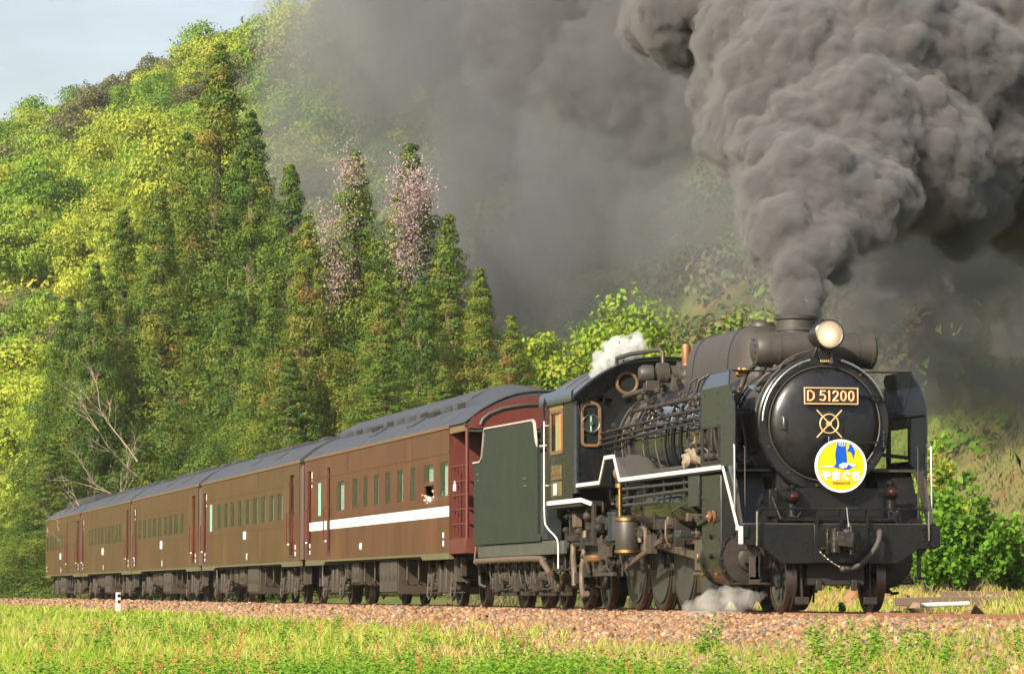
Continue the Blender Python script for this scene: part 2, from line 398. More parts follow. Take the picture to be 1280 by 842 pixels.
# rougher stones and debris on the far side of the line, right
x, y = g.uniform(3.0, 8.0, 1200), g.uniform(-6, 30, 1200); r = g.uniform(.03,.12,1200)*(1+(g.random(1200) < .05)); stones('lineside_rubble', x, y, gz(x, y)+r*.3, r, STONE, 9)
def edge_pt(u, D): L = (u-640)/4849.29*D; return XY(D, L)
x, y = edge_pt(1180, 66); z = float(gz(x, y)); wp = MB().cone((-.42,0,.10),(.42,.06,.13),.04,n=14).build('pipe', paint('pale_pipe', (.7,.7,.68), .5), None); wp.location = (x, y, z+.10); wp.rotation_euler = (0,0,-.15)
tag(wp, 'short white pipe lying on the stones beyond the track at the right', 'pipe')
for k, (u, D, L_, a) in enumerate(((1195,69,2.2,-.12),(1258,70,2.4,-.2),(1150,67,.5,.3),(1225,67,1.4,-.1))):
    x, y = edge_pt(u, D); lg = MB().bar((-L_/2,0,0),(L_/2,0,.04),.16,.15).build('timber', MAT['weathered_sleeper'], None, .015); lg.location = (x, y, float(gz(x,y))+.08); lg.rotation_euler = (0,.02*k,a)
    tag(lg, ('long weathered timber lying beyond the track, left one under the shrub','long weathered timber lying beyond the track at the right edge','short dark timber end beside the white pipe','weathered timber between the two long ones')[k], 'timber')
# kilometre post on the left bank
kp = MB().box(-.065,.065,-.06,.06,-.5,.38).build('marker_post', paint('post_white', (.72,.70,.64), .6, 0, (.4,.35,.28), .4, 4, .1), None, .01); kp.location = (-2.72, 70, -.12)
kp.rotation_euler = (0,0,.2); tag(kp, 'small white line marker post beside the ballast near the third coach', 'marker post')
for z_, m_ in ((.34,RED),(.16,DARK)): MB().box(-.045,.045,-.068,-.061,z_-.10,z_-.01).build('post_mark', m_, kp)
# ------------------------------------------------------------------ steam locomotive
BZ = 2.475
loco = empty('steam_locomotive', (0,0,0), 0, 'black steam locomotive with smoke deflectors and a lit headlight leading the train', 'locomotive')
def P(name, mb, mat, bevel=0.0, par=None, smooth=35, label=None):
    o = mb.build(name, mat, par or loco, bevel, smooth)
    if label: o['label'] = label
    return o
# boiler
b = MB(); b.lathe([(0,2.1),(.82,2.1),(.82,4.0),(.835,4.01),(.835,6.5),(.86,7.6),(.885,8.2),(.885,10.38)], (0,0,BZ), (0,1,0), 72, (0,0,1))
boiler = P('boiler', b, BOILER)
for y in (3.05, 4.05, 5.3, 6.55, 7.75, 8.9, 9.7):
    r = .823 if y < 4 else (.838 if y < 6.6 else (.868 if y < 8 else .888))
    P('boiler_band', MB().lathe([(r,y-.03),(r+.007,y-.025),(r+.007,y+.025),(r,y+.03)], (0,0,BZ), (0,1,0), 72, (0,0,1)), BLACK, par=boiler)
# firebox sides below the boiler
P('firebox', MB().box(-.78,.78,8.0,10.3,1.2,2.3), DARK)
# smokebox, front ring, door
sb = P('smokebox', MB().lathe([(.845,1.32),(.86,1.34),(.86,2.25),(.83,2.27)], (0,0,BZ), (0,1,0), 72, (0,0,1)), SOOT)
P('smokebox_ring', MB().lathe([(.70,1.24),(.88,1.235),(.90,1.25),(.905,1.28),(.905,1.34),(.86,1.36)], (0,0,BZ), (0,1,0), 80, (0,0,1)), DOOR, par=sb)
door = P('smokebox_door', MB().lathe([(.0,1.06),(.15,1.063),(.35,1.08),(.55,1.115),(.66,1.155),(.715,1.19),(.74,1.225),(.745,1.25)], (0,0,BZ), (0,1,0), 80, (0,0,1)), DOOR)
P('door_edge', MB().lathe([(.745,1.205),(.758,1.198),(.768,1.21),(.768,1.236),(.745,1.236)], (0,0,BZ), (0,1,0), 80, (0,0,1), closed=True), SOOT, par=door)
# hinges and straps
for zz, xx in ((2.85,.80),(2.23,.80)):
    h = MB(); h.bar((.34,1.06,zz-.02),(.74,1.155,zz),.03,.035); h.cone((.80,1.16,zz-.07),(.80,1.16,zz+.09),.025,n=12); h.cone((.80,1.13,zz+.04),(.80,1.24,zz+.04),.03,n=10); h.cone((.80,1.13,zz-.06),(.80,1.24,zz-.06),.026,n=10)
    P('door_hinge', h, BLACK, .004, door)
h = MB()
for s in (-1, 1): h.bar((-s*.17,.99,2.475-.19),(s*.17,.99,2.475+.17),.016,.016)
h.lathe([(.115,.985),(.125,.975),(.135,.985),(.125,.995)], (0,0,2.465), (0,1,0), 32, closed=True); h.cone((0,.97,2.465),(0,1.07,2.465),.03,n=14)
P('door_handwheel', h, GOLD, par=door)
P('door_handle', MB().tube([(-.60,1.16,2.55),(-.60,1.07,2.55),(-.60,1.06,2.53),(-.60,1.06,2.43),(-.60,1.07,2.41),(-.60,1.16,2.41)], .011, 8), STEEL, par=door)
P('door_rod', MB().cone((0,1.02,2.30),(0,1.02,2.02),.007,n=8), STEEL, par=door)
for k in range(24):
    a = 2*math.pi*(k+.5)/24
    if k % 2: continue
    P('door_bolt', MB().lathe([(.0,-.03),(.015,-.028),(.018,0),(.018,.03)], (.82*math.sin(a),1.235,BZ+.82*math.cos(a)), (0,1,0), 8), SOOT, par=sb)
# curved handrail over the door, in two arcs
for a0, a1 in ((-88,-14),(14,66)):
    pts = [(.86*math.sin(R(a0+(a1-a0)*i/20)), 1.16, BZ+.86*math.cos(R(a0+(a1-a0)*i/20))) for i in range(21)]
    hr = P('door_handrail', MB().tube(pts, .017, 10), STEEL, par=sb)
    for i in (1, 10, 19):
        p = pts[i]; P('rail_bracket', MB().cone(p, (p[0]*1.02,1.25,BZ+(p[2]-BZ)*1.02), .012, n=8), BLACK, par=sb)
# lamp cable around the ring
pts = [(.93*math.sin(R(a)), 1.3, BZ+.93*math.cos(R(a))+(.05 if a > -40 else 0)) for a in range(-80,-5,5)]
P('cable_conduit', MB().tube(pts, .014, 8), SOOT, par=sb)
def text_obj(name, body, size, mat, loc, rot, parent, extrude=.006, offset=0.0, sx=1.0, align='CENTER', space=1.0):
    c = bpy.data.curves.new(name, 'FONT'); c.body = body; c.size = size; c.extrude = extrude; c.offset = offset; c.align_x = align; c.align_y = 'CENTER'; c.space_character = space; c.resolution_u = 4
    tmp = bpy.data.objects.new(name+'_tmp', c); COL.objects.link(tmp)
    dg = bpy.context.evaluated_depsgraph_get(); me = bpy.data.meshes.new_from_object(tmp.evaluated_get(dg), depsgraph=dg)
    bpy.data.objects.remove(tmp); bpy.data.curves.remove(c); me.name = name; me.materials.clear(); me.materials.append(mat)
    o = bpy.data.objects.new(name, me); COL.objects.link(o); o.location = loc; o.rotation_euler = rot; o.scale = (sx,1,1); o.parent = parent; return o
# number plate
npx, npz, npy = .025, 2.83, .985
npl = P('number_plate', MB().box(npx-.37,npx+.37,npy,npy+.03,npz-.112,npz+.112), PLATEBG, .003, label='dark number plate with gold raised rim')
fr = MB(); w, h2, q = .37, .112, .016
fr.box(npx-w,npx+w,npy-.014,npy,npz+h2-q,npz+h2); fr.box(npx-w,npx+w,npy-.014,npy,npz-h2,npz-h2+q); fr.box(npx-w,npx-w+q,npy-.014,npy,npz-h2+q,npz+h2-q); fr.box(npx+w-q,npx+w,npy-.014,npy,npz-h2+q,npz+h2-q)
P('plate_rim', fr, GOLD, .002, npl)
def glyphs(name, body, x0, x1, zc, hh, y, mat, parent):
    """block numerals drawn as thick strokes, fitted between x0 and x1"""
    S = {'D': [[(0,0),(0,1)],[(0,1),(.45,1),(.85,.8),(.95,.5),(.85,.2),(.45,0),(0,0)]],
         '5': [[(.85,1),(.15,1),(.1,.58)],[(.1,.58),(.5,.64),(.85,.5),(.9,.3),(.75,.07),(.4,0),(.05,.1)]],
         '1': [[(.5,0),(.5,1)],[(.5,1),(.28,.86)]],
         '2': [[(.08,.78),(.25,.97),(.5,1),(.8,.92),(.88,.7),(.75,.5),(.3,.2),(.08,.02)],[(.05,0),(.9,0)]],
         '0': [[(.5,1),(.82,.88),(.92,.5),(.82,.12),(.5,0),(.18,.12),(.08,.5),(.18,.88),(.5,1)]]}
    W = {'D': .95, ' ': .25}
    tot = sum(W.get(c, .85 if c != '1' else .45) for c in body) + .28*(len(body)-1); sc_ = (x1-x0)/tot; x = x0
    for c in body:
        wc = W.get(c, .85 if c != '1' else .45)*sc_
        if c != ' ':
            m = MB()
            for st in S[c]:
                pts = [(x + (wc*(px_ if c != '1' else (px_-.0))), zc-hh/2+hh*pz) for px_, pz in st]
                for (ax,az),(bx,bz) in zip(pts[:-1], pts[1:]): m.bar((ax,y,az),(bx,y,bz),.012,hh*.17,up=(0,0,1) if False else (0,-1,0)) if False else m.cone((ax,y+.004,az),(bx,y+.004,bz),hh*.108,n=8)
                for ax, az in pts: m.ball((ax,y+.004,az), hh*.108, 8, 6)
            P(name, m, mat, par=parent)
        x += wc + .28*sc_
glyphs('numeral', 'D 51200', npx-.315, npx+.315, npz, .125, npy-.008, GOLD, npl)
# small inspection tag below the lamp
tg = P('inspection_tag', MB().box(-.065,.10,1.17,1.18,3.29,3.34), flat('tag_gold', (.85,.65,.25), .35, .2), .002)
for k in range(6): P('tag_numeral', MB().box(-.055+k*.026,-.042+k*.026,1.164,1.169,3.30,3.33), PLATEBG, par=tg)
P('lamp_bracket_foot', MB().box(.06,.09,1.1,1.25,3.26,3.42), SOOT, .004)
# headlight
hl = P('headlight', MB().lathe([(0,1.46),(.11,1.45),(.165,1.40),(.178,1.33),(.182,1.02),(.20,1.0),(.20,.96),(.186,.95),(.168,.955)], (.0,0,3.64), (0,1,0), 48, (0,0,1)), BLACK)
ln = P('lens', MB().lathe([(.168,.0),(.12,-.012),(.06,-.02),(.0,-.022)], (0,0,0), (0,1,0), 40, (0,0,1)), LENS, par=hl); ln.location = (0,.948,3.64)
P('lens_rim', MB().lathe([(.166,.948),(.175,.938),(.184,.948),(.175,.96)], (0,0,3.64), (0,1,0), 40, closed=True), STEEL, par=hl)
P('bulb', MB().ball((0,0,0), .02, 12, 8), flat('bulb_glow', (1,.8,.45), .3, 0, (1,.85,.55), 5.0), par=hl).location = (0,.935,3.645)
P('lamp_bracket', MB().box(-.09,.09,1.15,1.35,3.33,3.47).bar((-.14,1.25,3.34),(-.08,1.25,3.52),.05,.03).bar((.14,1.25,3.34),(.08,1.25,3.52),.05,.03), BLACK, .005)
for s in (-1,1): P('lamp_vent', MB().box(s*.05-.02,s*.05+.02,1.1,1.2,3.80,3.85), BLACK, .004, hl)
# feed water heater drum lying across the smokebox
hd = P('feedwater_heater', MB().lathe([(0,-.80),(.12,-.79),(.2,-.75),(.235,-.68),(.24,-.6),(.24,.82),(.25,.825),(.25,.86),(.235,.865),(.2,.9),(0,.93)], (0,1.95,3.49), (1,0,0), 48, (0,0,1)), SOOT)
for x in (-.45,.1,.62): P('heater_strap', MB().lathe([(.241,x-.02),(.247,x-.018),(.247,x+.018),(.241,x+.02)], (0,1.95,3.49), (1,0,0), 48), SOOT, par=hd)
for k in range(9):
    a = 2*math.pi*k/9; P('heater_bolt', MB().cone((-.79,1.95+.14*math.cos(a),3.49+.14*math.sin(a)),(-.75,1.95+.14*math.cos(a),3.49+.14*math.sin(a)),.013,n=6), DARK, par=hd)
P('heater_bracket', MB().box(-.35,-.28,1.75,2.15,3.2,3.34).box(.3,.37,1.75,2.15,3.2,3.34), SOOT, .005)
for pts, r in (([(-.62,1.9,3.3),(-.66,1.95,3.18),(-.6,2.05,3.02),(-.72,2.1,2.85),(-.85,2.1,2.7)],.045), ([(-.5,1.85,3.28),(-.52,1.8,3.16),(-.66,1.75,3.08),(-.78,1.7,2.92)],.035), ([(-.7,2.15,3.3),(-.78,2.3,3.2),(-.84,2.35,3.0),(-.95,2.3,2.8),(-.98,2.3,2.3)],.04),
               ([(-.3,1.6,3.36),(-.5,1.6,3.25),(-.7,1.62,3.12),(-.8,1.7,3.0)],.025)):
    P('heater_pipe', MB().tube(pts, r, 10), SOOT)
P('brass_valve', MB().lathe([(.03,0),(.05,.02),(.05,.05),(.03,.06),(.045,.09),(.045,.13),(.01,.14)], (-.98,2.0,3.22), (1,0,0), 14), BRASS)
P('brass_valve', MB().lathe([(.02,0),(.04,.02),(.04,.09),(.03,.11),(.02,.13)], (-.99,2.05,3.16), (1,0,.1), 14), BRASS)
# chimney
P('chimney', MB().lathe([(.34,3.2),(.30,3.34),(.27,3.5),(.262,3.7),(.262,3.93),(.285,3.95),(.29,3.99),(.27,4.0),(.23,4.0),(.23,3.6),(0,3.6)], (0,2.62,0), (0,0,1), 40), SOOT)
P('chimney_band', MB().lathe([(.262,3.78),(.275,3.79),(.275,3.81),(.262,3.82)], (0,2.62,0), (0,0,1), 40), SOOT)
# combined dome casing: rounded box, rounded ends
def dome_mesh():
    m = MB(); ny, na = 44, 28; y0, y1, rw = 3.75, 7.55, .47
    rings = []
    for i in range(ny+1):
        s = i/ny; y = y0 + (y1-y0)*(.5-.5*math.cos(math.pi*s)); e = min((y-y0), (y1-y))/.62; k = 1.0 if e >= 1 else math.sqrt(max(0, 1-(1-e)**2))
        k2 = .30 + .70*k if e < 1 else 1; ring = []
        if e <= 0: k = 0.02
        for j in range(na+1):
            a = math.pi*j/na; cx = math.copysign(abs(math.cos(a))**.62, math.cos(a)); sz = abs(math.sin(a))**.62
            ring.append((cx*rw*max(k,.02), y, 3.0 + sz*(.985)*(.42+.58*k)))
        rings.append(ring)
    vs = [p for r_ in rings for p in r_]; n = na+1
    fs = [(i*n+j, i*n+j+1, (i+1)*n+j+1, (i+1)*n+j) for i in range(ny) for j in range(na)]
    m.add(vs, fs); m.add(rings[0], [tuple(range(n))]); m.add(rings[-1], [tuple(range(n-1,-1,-1))]); return m
dm = P('dome', dome_mesh(), SOOT, smooth=60)
def dome_band(y):
    pts = [(math.copysign(abs(math.cos(math.pi*j/28))**.62, math.cos(math.pi*j/28))*.474, y, 3.0+abs(math.sin(math.pi*j/28))**.62*.99) for j in range(29)]; return MB().tube(pts, .008, 6)
for y in (4.55, 6.6): P('dome_seam', dome_band(y), DARK, par=dm)
P('dome_lid', MB().lathe([(0,.05),(.16,.045),(.19,.0),(.19,-.03)], (0,4.4,3.985), (0,0,1), 28).box(-.03,.03,4.25,4.55,4.02,4.05), SOOT, par=dm)
P('lifting_ring', MB().tube([(0,6.0,3.98),(0,6.03,4.05),(0,6.1,4.08),(0,6.17,4.05),(0,6.2,3.98)], .012, 6), DARK, par=dm)
for y in (4.9,5.35,5.8,6.3):   # sand pipes curving down the boiler
    x0 = -.46; pts = [(x0,y,3.35),(x0-.10,y+.02,3.28)]
    for a in range(42, 150, 9):
        pts.append((-(.885)*math.sin(R(a)), y+.05+.0035*(a-42)*(1 if y > 5.2 else -.6), BZ+.885*math.cos(R(a))))
    P('sand_pipe', MB().tube(pts, .024 if y in (5.35,5.8) else .018, 8), BLACK)
P('sand_valve', MB().lathe([(.05,0),(.07,.03),(.07,.1),(.04,.12),(.05,.16),(.03,.2)], (-.52,5.1,3.16), (-.5,0,1), 14), SOOT)
# safety valves, turbo generator, whistle pipe
for y in (8.35, 8.75):
    P('safety_valve', MB().lathe([(.07,3.36),(.07,3.42),(.045,3.45),(.045,3.55),(.07,3.57),(.075,3.62),(.058,3.66),(.066,3.70),(.072,3.93),(.06,3.97),(0,3.97)], (-.12 if y < 8.5 else .05,y,0), (0,0,1), 20), BRONZE)
    P('valve_body', MB().lathe([(.075,3.35),(.085,3.4),(.06,3.44),(.085,3.5),(.06,3.56),(.09,3.62),(.09,3.65)], (-.12 if y < 8.5 else .05,y-.002,0), (0,0,1), 20), SOOT)
tg = P('turbo_generator', MB().lathe([(0,-.52),(.10,-.5),(.135,-.44),(.135,-.30),(.09,-.28),(.09,-.24),(.17,-.22),(.17,-.06),(.13,-.03),(.13,.08),(.19,.1),(.19,.2),(.14,.22),(0,.25)], (-.18,9.05,3.56), (1,0,0), 28), SOOT)
P('generator_foot', MB().box(-.6,.0,8.95,9.15,3.3,3.45), SOOT, .01)
P('whistle_pipe', MB().tube([(-.25,9.3,3.62),(-.25,9.3,3.9),(-.28,9.35,3.95),(-.55,10.2,3.93),(-.7,10.5,3.88),(-.7,10.5,3.78)], .035, 10), SOOT)
P('steam_pipe', MB().tube([(-.15,9.2,3.42),(-.4,9.6,3.36),(-.62,10.35,3.28)], .04, 10), SOOT)
for (x, y, a) in ((-.35,8.9,0),(-.5,9.3,0),(-.2,8.6,0),(-.55,8.2,0),(-.62,9.0,0)):
    P('boiler_fitting', MB().lathe([(.05,0),(.05,.05),(.03,.06),(.03,.1),(.055,.11),(.055,.15),(.02,.17)], (x,y,BZ+math.sqrt(.885**2-x*x)-.02), (x*.8,0,1), 12), SOOT)
# handrails and long pipes down the left side
def side_pipe(name, pts, r, mat, brk=6, n=8):
    o = P(name, MB().tube(pts, r, n), mat)
    L = [Vector(p) for p in pts]
    for k in range(brk):
        t = (k+.5)/brk*(len(L)-1); i = int(t); p = L[i].lerp(L[min(i+1,len(L)-1)], t-i)
        a = math.atan2(-p.x, p.z-BZ); rr = .86
        P('pipe_bracket', MB().cone(p, (-rr*math.sin(a), p.y, BZ+rr*math.cos(a)), r*.55, n=6).ball(p, r*1.7, 8, 6), mat, par=o)
    return o
side_pipe('handrail', [(-.86,2.3,2.98),(-.86,4.0,2.98),(-.88,8.4,2.97)], .030, GRIME, 6)
side_pipe('handrail', [(-.96,2.4,2.80),(-.96,6.0,2.78),(-1.0,10.3,2.70)], .022, GRIME, 8)
side_pipe('control_rod', [(-.98,2.4,2.70),(-.99,6.0,2.67),(-1.01,10.3,2.60)], .015, GRIME, 8)
side_pipe('control_rod', [(-.97,2.9,2.62),(-1.0,6.0,2.60),(-1.02,10.3,2.52)], .018, GRIME, 3)
for k in range(9):
    y = 3.1+k*.8; P('pipe_union', MB().lathe([(.035,-.04),(.045,-.02),(.045,.02),(.035,.04)], (-.86 if k % 2 else -.97, y, 2.98 if k % 2 else 2.79), (0,1,0), 8), GRIME)
for y, z in ((4.6,2.92),(5.0,2.88),(7.0,2.90),(7.5,2.86),(5.6,3.02)):
    P('lubricator_cock', MB().lathe([(.02,0),(.035,.02),(.035,.06),(.015,.08),(.03,.1),(.03,.12),(.01,.13)], (-.80,y,z), (-1,0,.5), 10).bar((-.9,y,z+.02),(-.9,y-.09,z-.05),.012,.012), GRIME2)
# vertical pipes at the firebox
for y, r in ((8.6,.045),(8.85,.03),(9.6,.02),(4.35,.035),(3.55,.03),(3.2,.03),(2.8,.035)):
    rr = .90 if y > 8 else .86
    pts = [(-rr*math.sin(R(a)), y+(.15 if a > 80 else 0), BZ+rr*math.cos(R(a))) for a in range(48,120,8)]+[(-rr*math.sin(R(118)),y+.15,1.95)]
    P('boiler_pipe', MB().tube(pts, r, 8), GRIME)
for y in (7.1,7.9,9.3): 
    P('copper_pipe', MB().tube([(-.895*math.sin(R(a)), y, BZ+.895*math.cos(R(a))) for a in range(60,130,7)], .011, 6), RUST)
# clack valve and lagged fittings
cv = P('check_valve', MB().lathe([(.09,-.14),(.12,-.1),(.12,.0),(.09,.04),(.10,.1),(.06,.14),(.03,.2)], (-1.02,4.2,2.14), (0,0,1), 18).lathe([(.11,-.13),(.125,-.1),(.125,.08),(.1,.12)], (-1.05,3.75,2.12), (0,1,0), 18).lathe([(.06,0),(.09,.03),(.09,.14),(.05,.18)], (-1.05,4.05,2.08), (-1,-.3,.0), 16), CLACK, smooth=40)
for (x_, y_, z_, r_) in ((-1.08,4.45,2.10,.07),(-1.1,3.95,2.28,.05),(-.98,4.0,2.32,.06),(-1.12,4.2,2.02,.06),(-1.1,3.6,2.2,.05),(-1.02,4.6,2.2,.045)): P('valve_flange', MB().lathe([(r_*.5,-r_),(r_,-r_*.8),(r_,-r_*.3),(r_*.6,-.0),(r_*.6,r_*.4),(r_*1.05,r_*.5),(r_*1.05,r_),(r_*.3,r_*1.3)], (x_,y_,z_), rng.choice(((0,0,1),(-1,0,0),(0,1,0))), 10), rng.choice((CLACK, GRIME2)), par=cv)
P('valve_wheel', MB().lathe([(.055,0),(.065,.01),(.055,.02)], (-1.02,4.2,2.44), (0,0,1), 16).cone((-1.02,4.2,2.3),(-1.02,4.2,2.45),.012,n=8), BRASS, par=cv)
P('feed_pipe', MB().tube([(-1.05,3.6,2.12),(-1.05,3.1,2.1),(-1.05,2.5,2.08)], .05, 12), GRIME2)
P('feed_pipe', MB().tube([(-.98,3.9,2.0),(-.98,5.0,1.99),(-.98,7.6,1.99)], .055, 12), SOOT)
P('pipe_sleeve', MB().lathe([(.055,0),(.085,.01),(.085,.5),(.055,.52)], (-.98,3.95,2.0), (0,1,0), 14), SOOT)
# running boards
for s in (-1, 1):
    rb = MB(); x0, x1 = sorted((s*.70, s*1.36)); rb.box(x0,x1,1.4,7.45,1.85,1.88); rb.box(x0,x1,8.75,10.4,1.85,1.88)
    o = P('running_board', rb, SOOT)
    st = [(1.38,1.90),(7.40,1.90),(7.75,2.26),(8.36,2.26),(8.72,1.90),(10.35,1.90)]
    e = MB()
    for (ya,za),(yb,zb) in zip(st[:-1], st[1:]): e.bar((s*1.375,ya,za),(s*1.375,yb,zb),.02,.055)
    P('board_edge', e, WHITE, par=o)
    if s < 0:
        hm = MB(); hm.prism([(7.38,1.9),(7.73,2.23),(7.73,2.25),(7.0,2.02),(7.0,1.9)],-1.36,-.86,'yz'); 
        P('tread_step', hm, TREAD, .004, o)
    P('board_hump', MB().box(min(s*.7,s*1.36),max(s*.7,s*1.36),7.75,8.36,2.22,2.25), SOOT, par=o)
# tread plate diamonds on the step box
ts = MB()
for i in range(16):
    for j in range(5):
        x = -1.33+i*.029; y = 7.03+j*.07; z = 2.02+(y-7.0)*.315+.003
        if y < 7.36: ts.bar((x,y,z),(x+.014,y+.03,z+.0095),.006,.006)
P('tread_ridges', ts, TREAD)
P('tread_front', MB().prism([(-1.36,1.9),(-.9,1.9),(-.9,2.0),(-1.15,2.26),(-1.36,2.26)],6.96,7.0,'xz'), TREAD)
# pipes and air reservoir under the board
for pts, r in (([(-1.3,3.0,1.76),(-1.3,7.45,1.77)],.024),([(-1.3,3.0,1.665),(-1.3,7.4,1.63)],.024),([(-1.3,5.2,1.54),(-1.3,7.4,1.53)],.022)):
    o = P('under_board_pipe', MB().tube(pts, r, 10), CASING)
for y in (3.7,4.9,6.1,7.2): P('pipe_hanger', MB().box(-1.31,-1.28,y-.02,y+.02,1.5,1.86), DARK)
ar = P('air_reservoir', MB().lathe([(0,4.25),(.18,4.28),(.26,4.36),(.29,4.45),(.29,7.2),(.26,7.3),(.15,7.38),(0,7.4)], (-.92,0,1.49), (0,1,0), 36), paint('black_gloss_green_reflection', (.03,.035,.02), .15, .3, (.06,.05,.03), .3, 2.0, .04))  # green reflection of the surroundings is put into the reservoir's base colour
for y in (4.9, 6.7): P('reservoir_strap', MB().lathe([(.292,y-.03),(.30,y-.03),(.30,y+.03),(.292,y+.03)], (-.92,0,1.49), (0,1,0), 36), DARK, par=ar)
# frame
P('main_frame', MB().box(-.52,-.48,1.0,12.2,.62,1.35).box(.48,.52,1.0,12.2,.62,1.35).box(-.48,.48,2.0,2.3,.8,1.6).box(-.48,.48,9.4,9.8,.6,1.3), DARK)
P('saddle', MB().prism([(-.75,1.1),(.75,1.1),(.62,1.8),(.45,1.95),(-.45,1.95),(-.62,1.8)],1.5,2.5,'xz'), DARK, .01)
# ---- cylinders
def cylinder_side(s):
    X = lambda v: s*v
    cyl = P('cylinder', MB().lathe([(0,1.64),(.30,1.61),(.385,1.62),(.395,1.66),(.395,1.70),(.36,1.71),(.36,2.62),(.395,2.63),(.395,2.7),(.0,2.72)], (X(.94),0,.70), (0,1,0), 48, (0,0,1)), BLACK)
    P('cylinder_cover', MB().lathe([(0,1.50),(.12,1.505),(.16,1.53),(.165,1.57),(.24,1.58),(.34,1.59),(.35,1.63)], (X(.94),0,.70), (0,1,0), 40, (0,0,1)), GRIME, par=cyl)
    for k in range(14):
        a = 2*math.pi*k/14; P('cover_bolt', MB().cone((X(.94)+.365*math.cos(a),1.59,.70+.365*math.sin(a)),(X(.94)+.365*math.cos(a),1.64,.70+.365*math.sin(a)),.013,n=6), GRIME2, par=cyl)
    cs = MB(); cs.prism([(X(1.31),1.83),(X(1.31),.78),(X(1.27),.55),(X(1.16),.40),(X(1.0),.335),(X(.8),.345),(X(.6),.48),(X(.6),1.5),(X(.85),1.83)],1.66,2.68,'xz')
    o = P('cylinder_casing', cs, paint('casing_%d' % (s+1), (.014,.019,.020), .26, 0, (.07,.05,.03), .5, 1.3, .05, wave=.4, streak=.06, spec=.38), .02, cyl)
    for z in (.62,.95,1.2,1.5,1.75):
        for y in (1.72,2.62): P('rivet', MB().cone((X(1.30),y,z),(X(1.32),y,z),.012,n=6), BLACK, par=cyl)
    P('valve_chest', MB().lathe([(0,1.46),(.10,1.47),(.15,1.5),(.17,1.56),(.2,1.58),(.2,1.64),(.17,1.66),(.17,2.75),(0,2.8)], (X(.93),0,1.3), (0,1,0), 32, (0,0,1)), GRIME)
    P('relief_valve', MB().lathe([(.04,0),(.09,.01),(.09,.03),(.05,.04),(.05,.055),(.075,.065),(.075,.085),(.03,.10),(.02,.12)], (X(1.31),1.95,1.26), (X(1),0,0), 20), BRONZE); P('relief_arm', MB().bar((X(1.335),2.05,1.27),(X(1.335),2.75,1.18),.05,.06), GRIME)
    for (z, y) in ((.50,1.78),(.5,2.55),(1.0,2.1),(.74,2.1)): P('drain_cock', MB().lathe([(.025,0),(.035,.02),(.03,.05),(.01,.06)], (X(1.30),y,z), (X(1),0,-.2), 10), BRASS if z == .5 else BLACK)
    P('drain_pipe', MB().tube([(X(1.0),1.7,.36),(X(1.0),1.66,.28),(X(1.0),1.5,.24),(X(1.0),1.25,.25)], .02, 8).tube([(X(.9),2.5,.36),(X(.92),2.4,.28),(X(.95),1.4,.26)], .02, 8), GRIME)
    P('drain_box', MB().box(min(X(1.05),X(.85)),max(X(1.05),X(.85)),1.8,2.3,.26,.34), GRIME, .01)
    P('footboard', MB().box(min(X(1.28),X(.62)),max(X(1.28),X(.62)),1.42,1.60,.36,.39), GRIME)
    return cyl
cylinder_side(-1); cylinder_side(1)
# front lower casings
P('side_casing', MB().box(-1.33,-1.30,2.75,3.35,1.42,1.84), CASING, .006)
# ---- wheels
def wheel(name, r, w, spokes, y, s, par, boxpok=False, xo=.67):
    X = lambda v: s*v
    root = empty(name, (0,y,r)); root.parent = par
    ty = MB().lathe([(r-.065,-w),(r+.028,-w),(r+.028,-w+.03),(r+.002,-w+.04),(r-.003,0),(r-.012,.004),(r-.065,.004)], (X(xo),0,0), (X(1),0,0), 48, (0,0,1), closed=True)
    P('tyre', ty, TYRE, par=root)
    c = MB()
    c.lathe([(r-.11,-w*.75),(r-.063,-w*.85),(r-.063,-.01),(r-.11,-.02)], (X(xo),0,0), (X(1),0,0), 48, (0,0,1), closed=True)
    c.lathe([(0,-w-.02),(r*.26,-w-.02),(r*.26,-.0),(r*.2,.03),(0,.03)], (X(xo),0,0), (X(1),0,0), 28, (0,0,1))
    if boxpok:   # disc wheel with lens-shaped openings
        nseg = 60; base = len(c.v)
        rin, rout = r*.24, r-.10
        for k in range(spokes):
            a0 = 2*math.pi*k/spokes; hw = math.pi/spokes*.62
            M = Matrix.Rotation(a0, 4, 'X')
            for q in (-1, 1):
                pass
            pts = [(rin*.9,-hw*1.5),(rin*.9,hw*1.5),(rout*1.0,hw),(rout*1.0,-hw)]
            vs = []
            for xx in (X(xo-.03), X(xo-.09)):
                for rr, da in pts: vs.append((xx, rr*math.sin(a0+da), rr*math.cos(a0+da)))
            c.add(vs, [(0,1,2,3),(7,6,5,4),(0,4,5,1),(1,5,6,2),(2,6,7,3),(3,7,4,0)])
        c.lathe([(r*.55,-.085),(r*.80,-.08),(r*.80,-.03),(r*.55,-.03)], (X(xo),0,0), (X(1),0,0), 40, closed=True)
    else:
        for k in range(spokes):
            a = 2*math.pi*k/spokes; c.bar((X(xo-w*.45),r*.15*math.sin(a),r*.15*math.cos(a)),(X(xo-w*.45),(r-.08)*math.sin(a),(r-.08)*math.cos(a)),.06,.05,up=(1,0,0))
    P('wheel_centre', c, WHEEL, .004, root)
    return root
DY = (4.75, 6.2, 7.7, 9.3)
dw0 = wheel('driving_wheel', .70, .135, 9, DY[0], -1, loco, True)
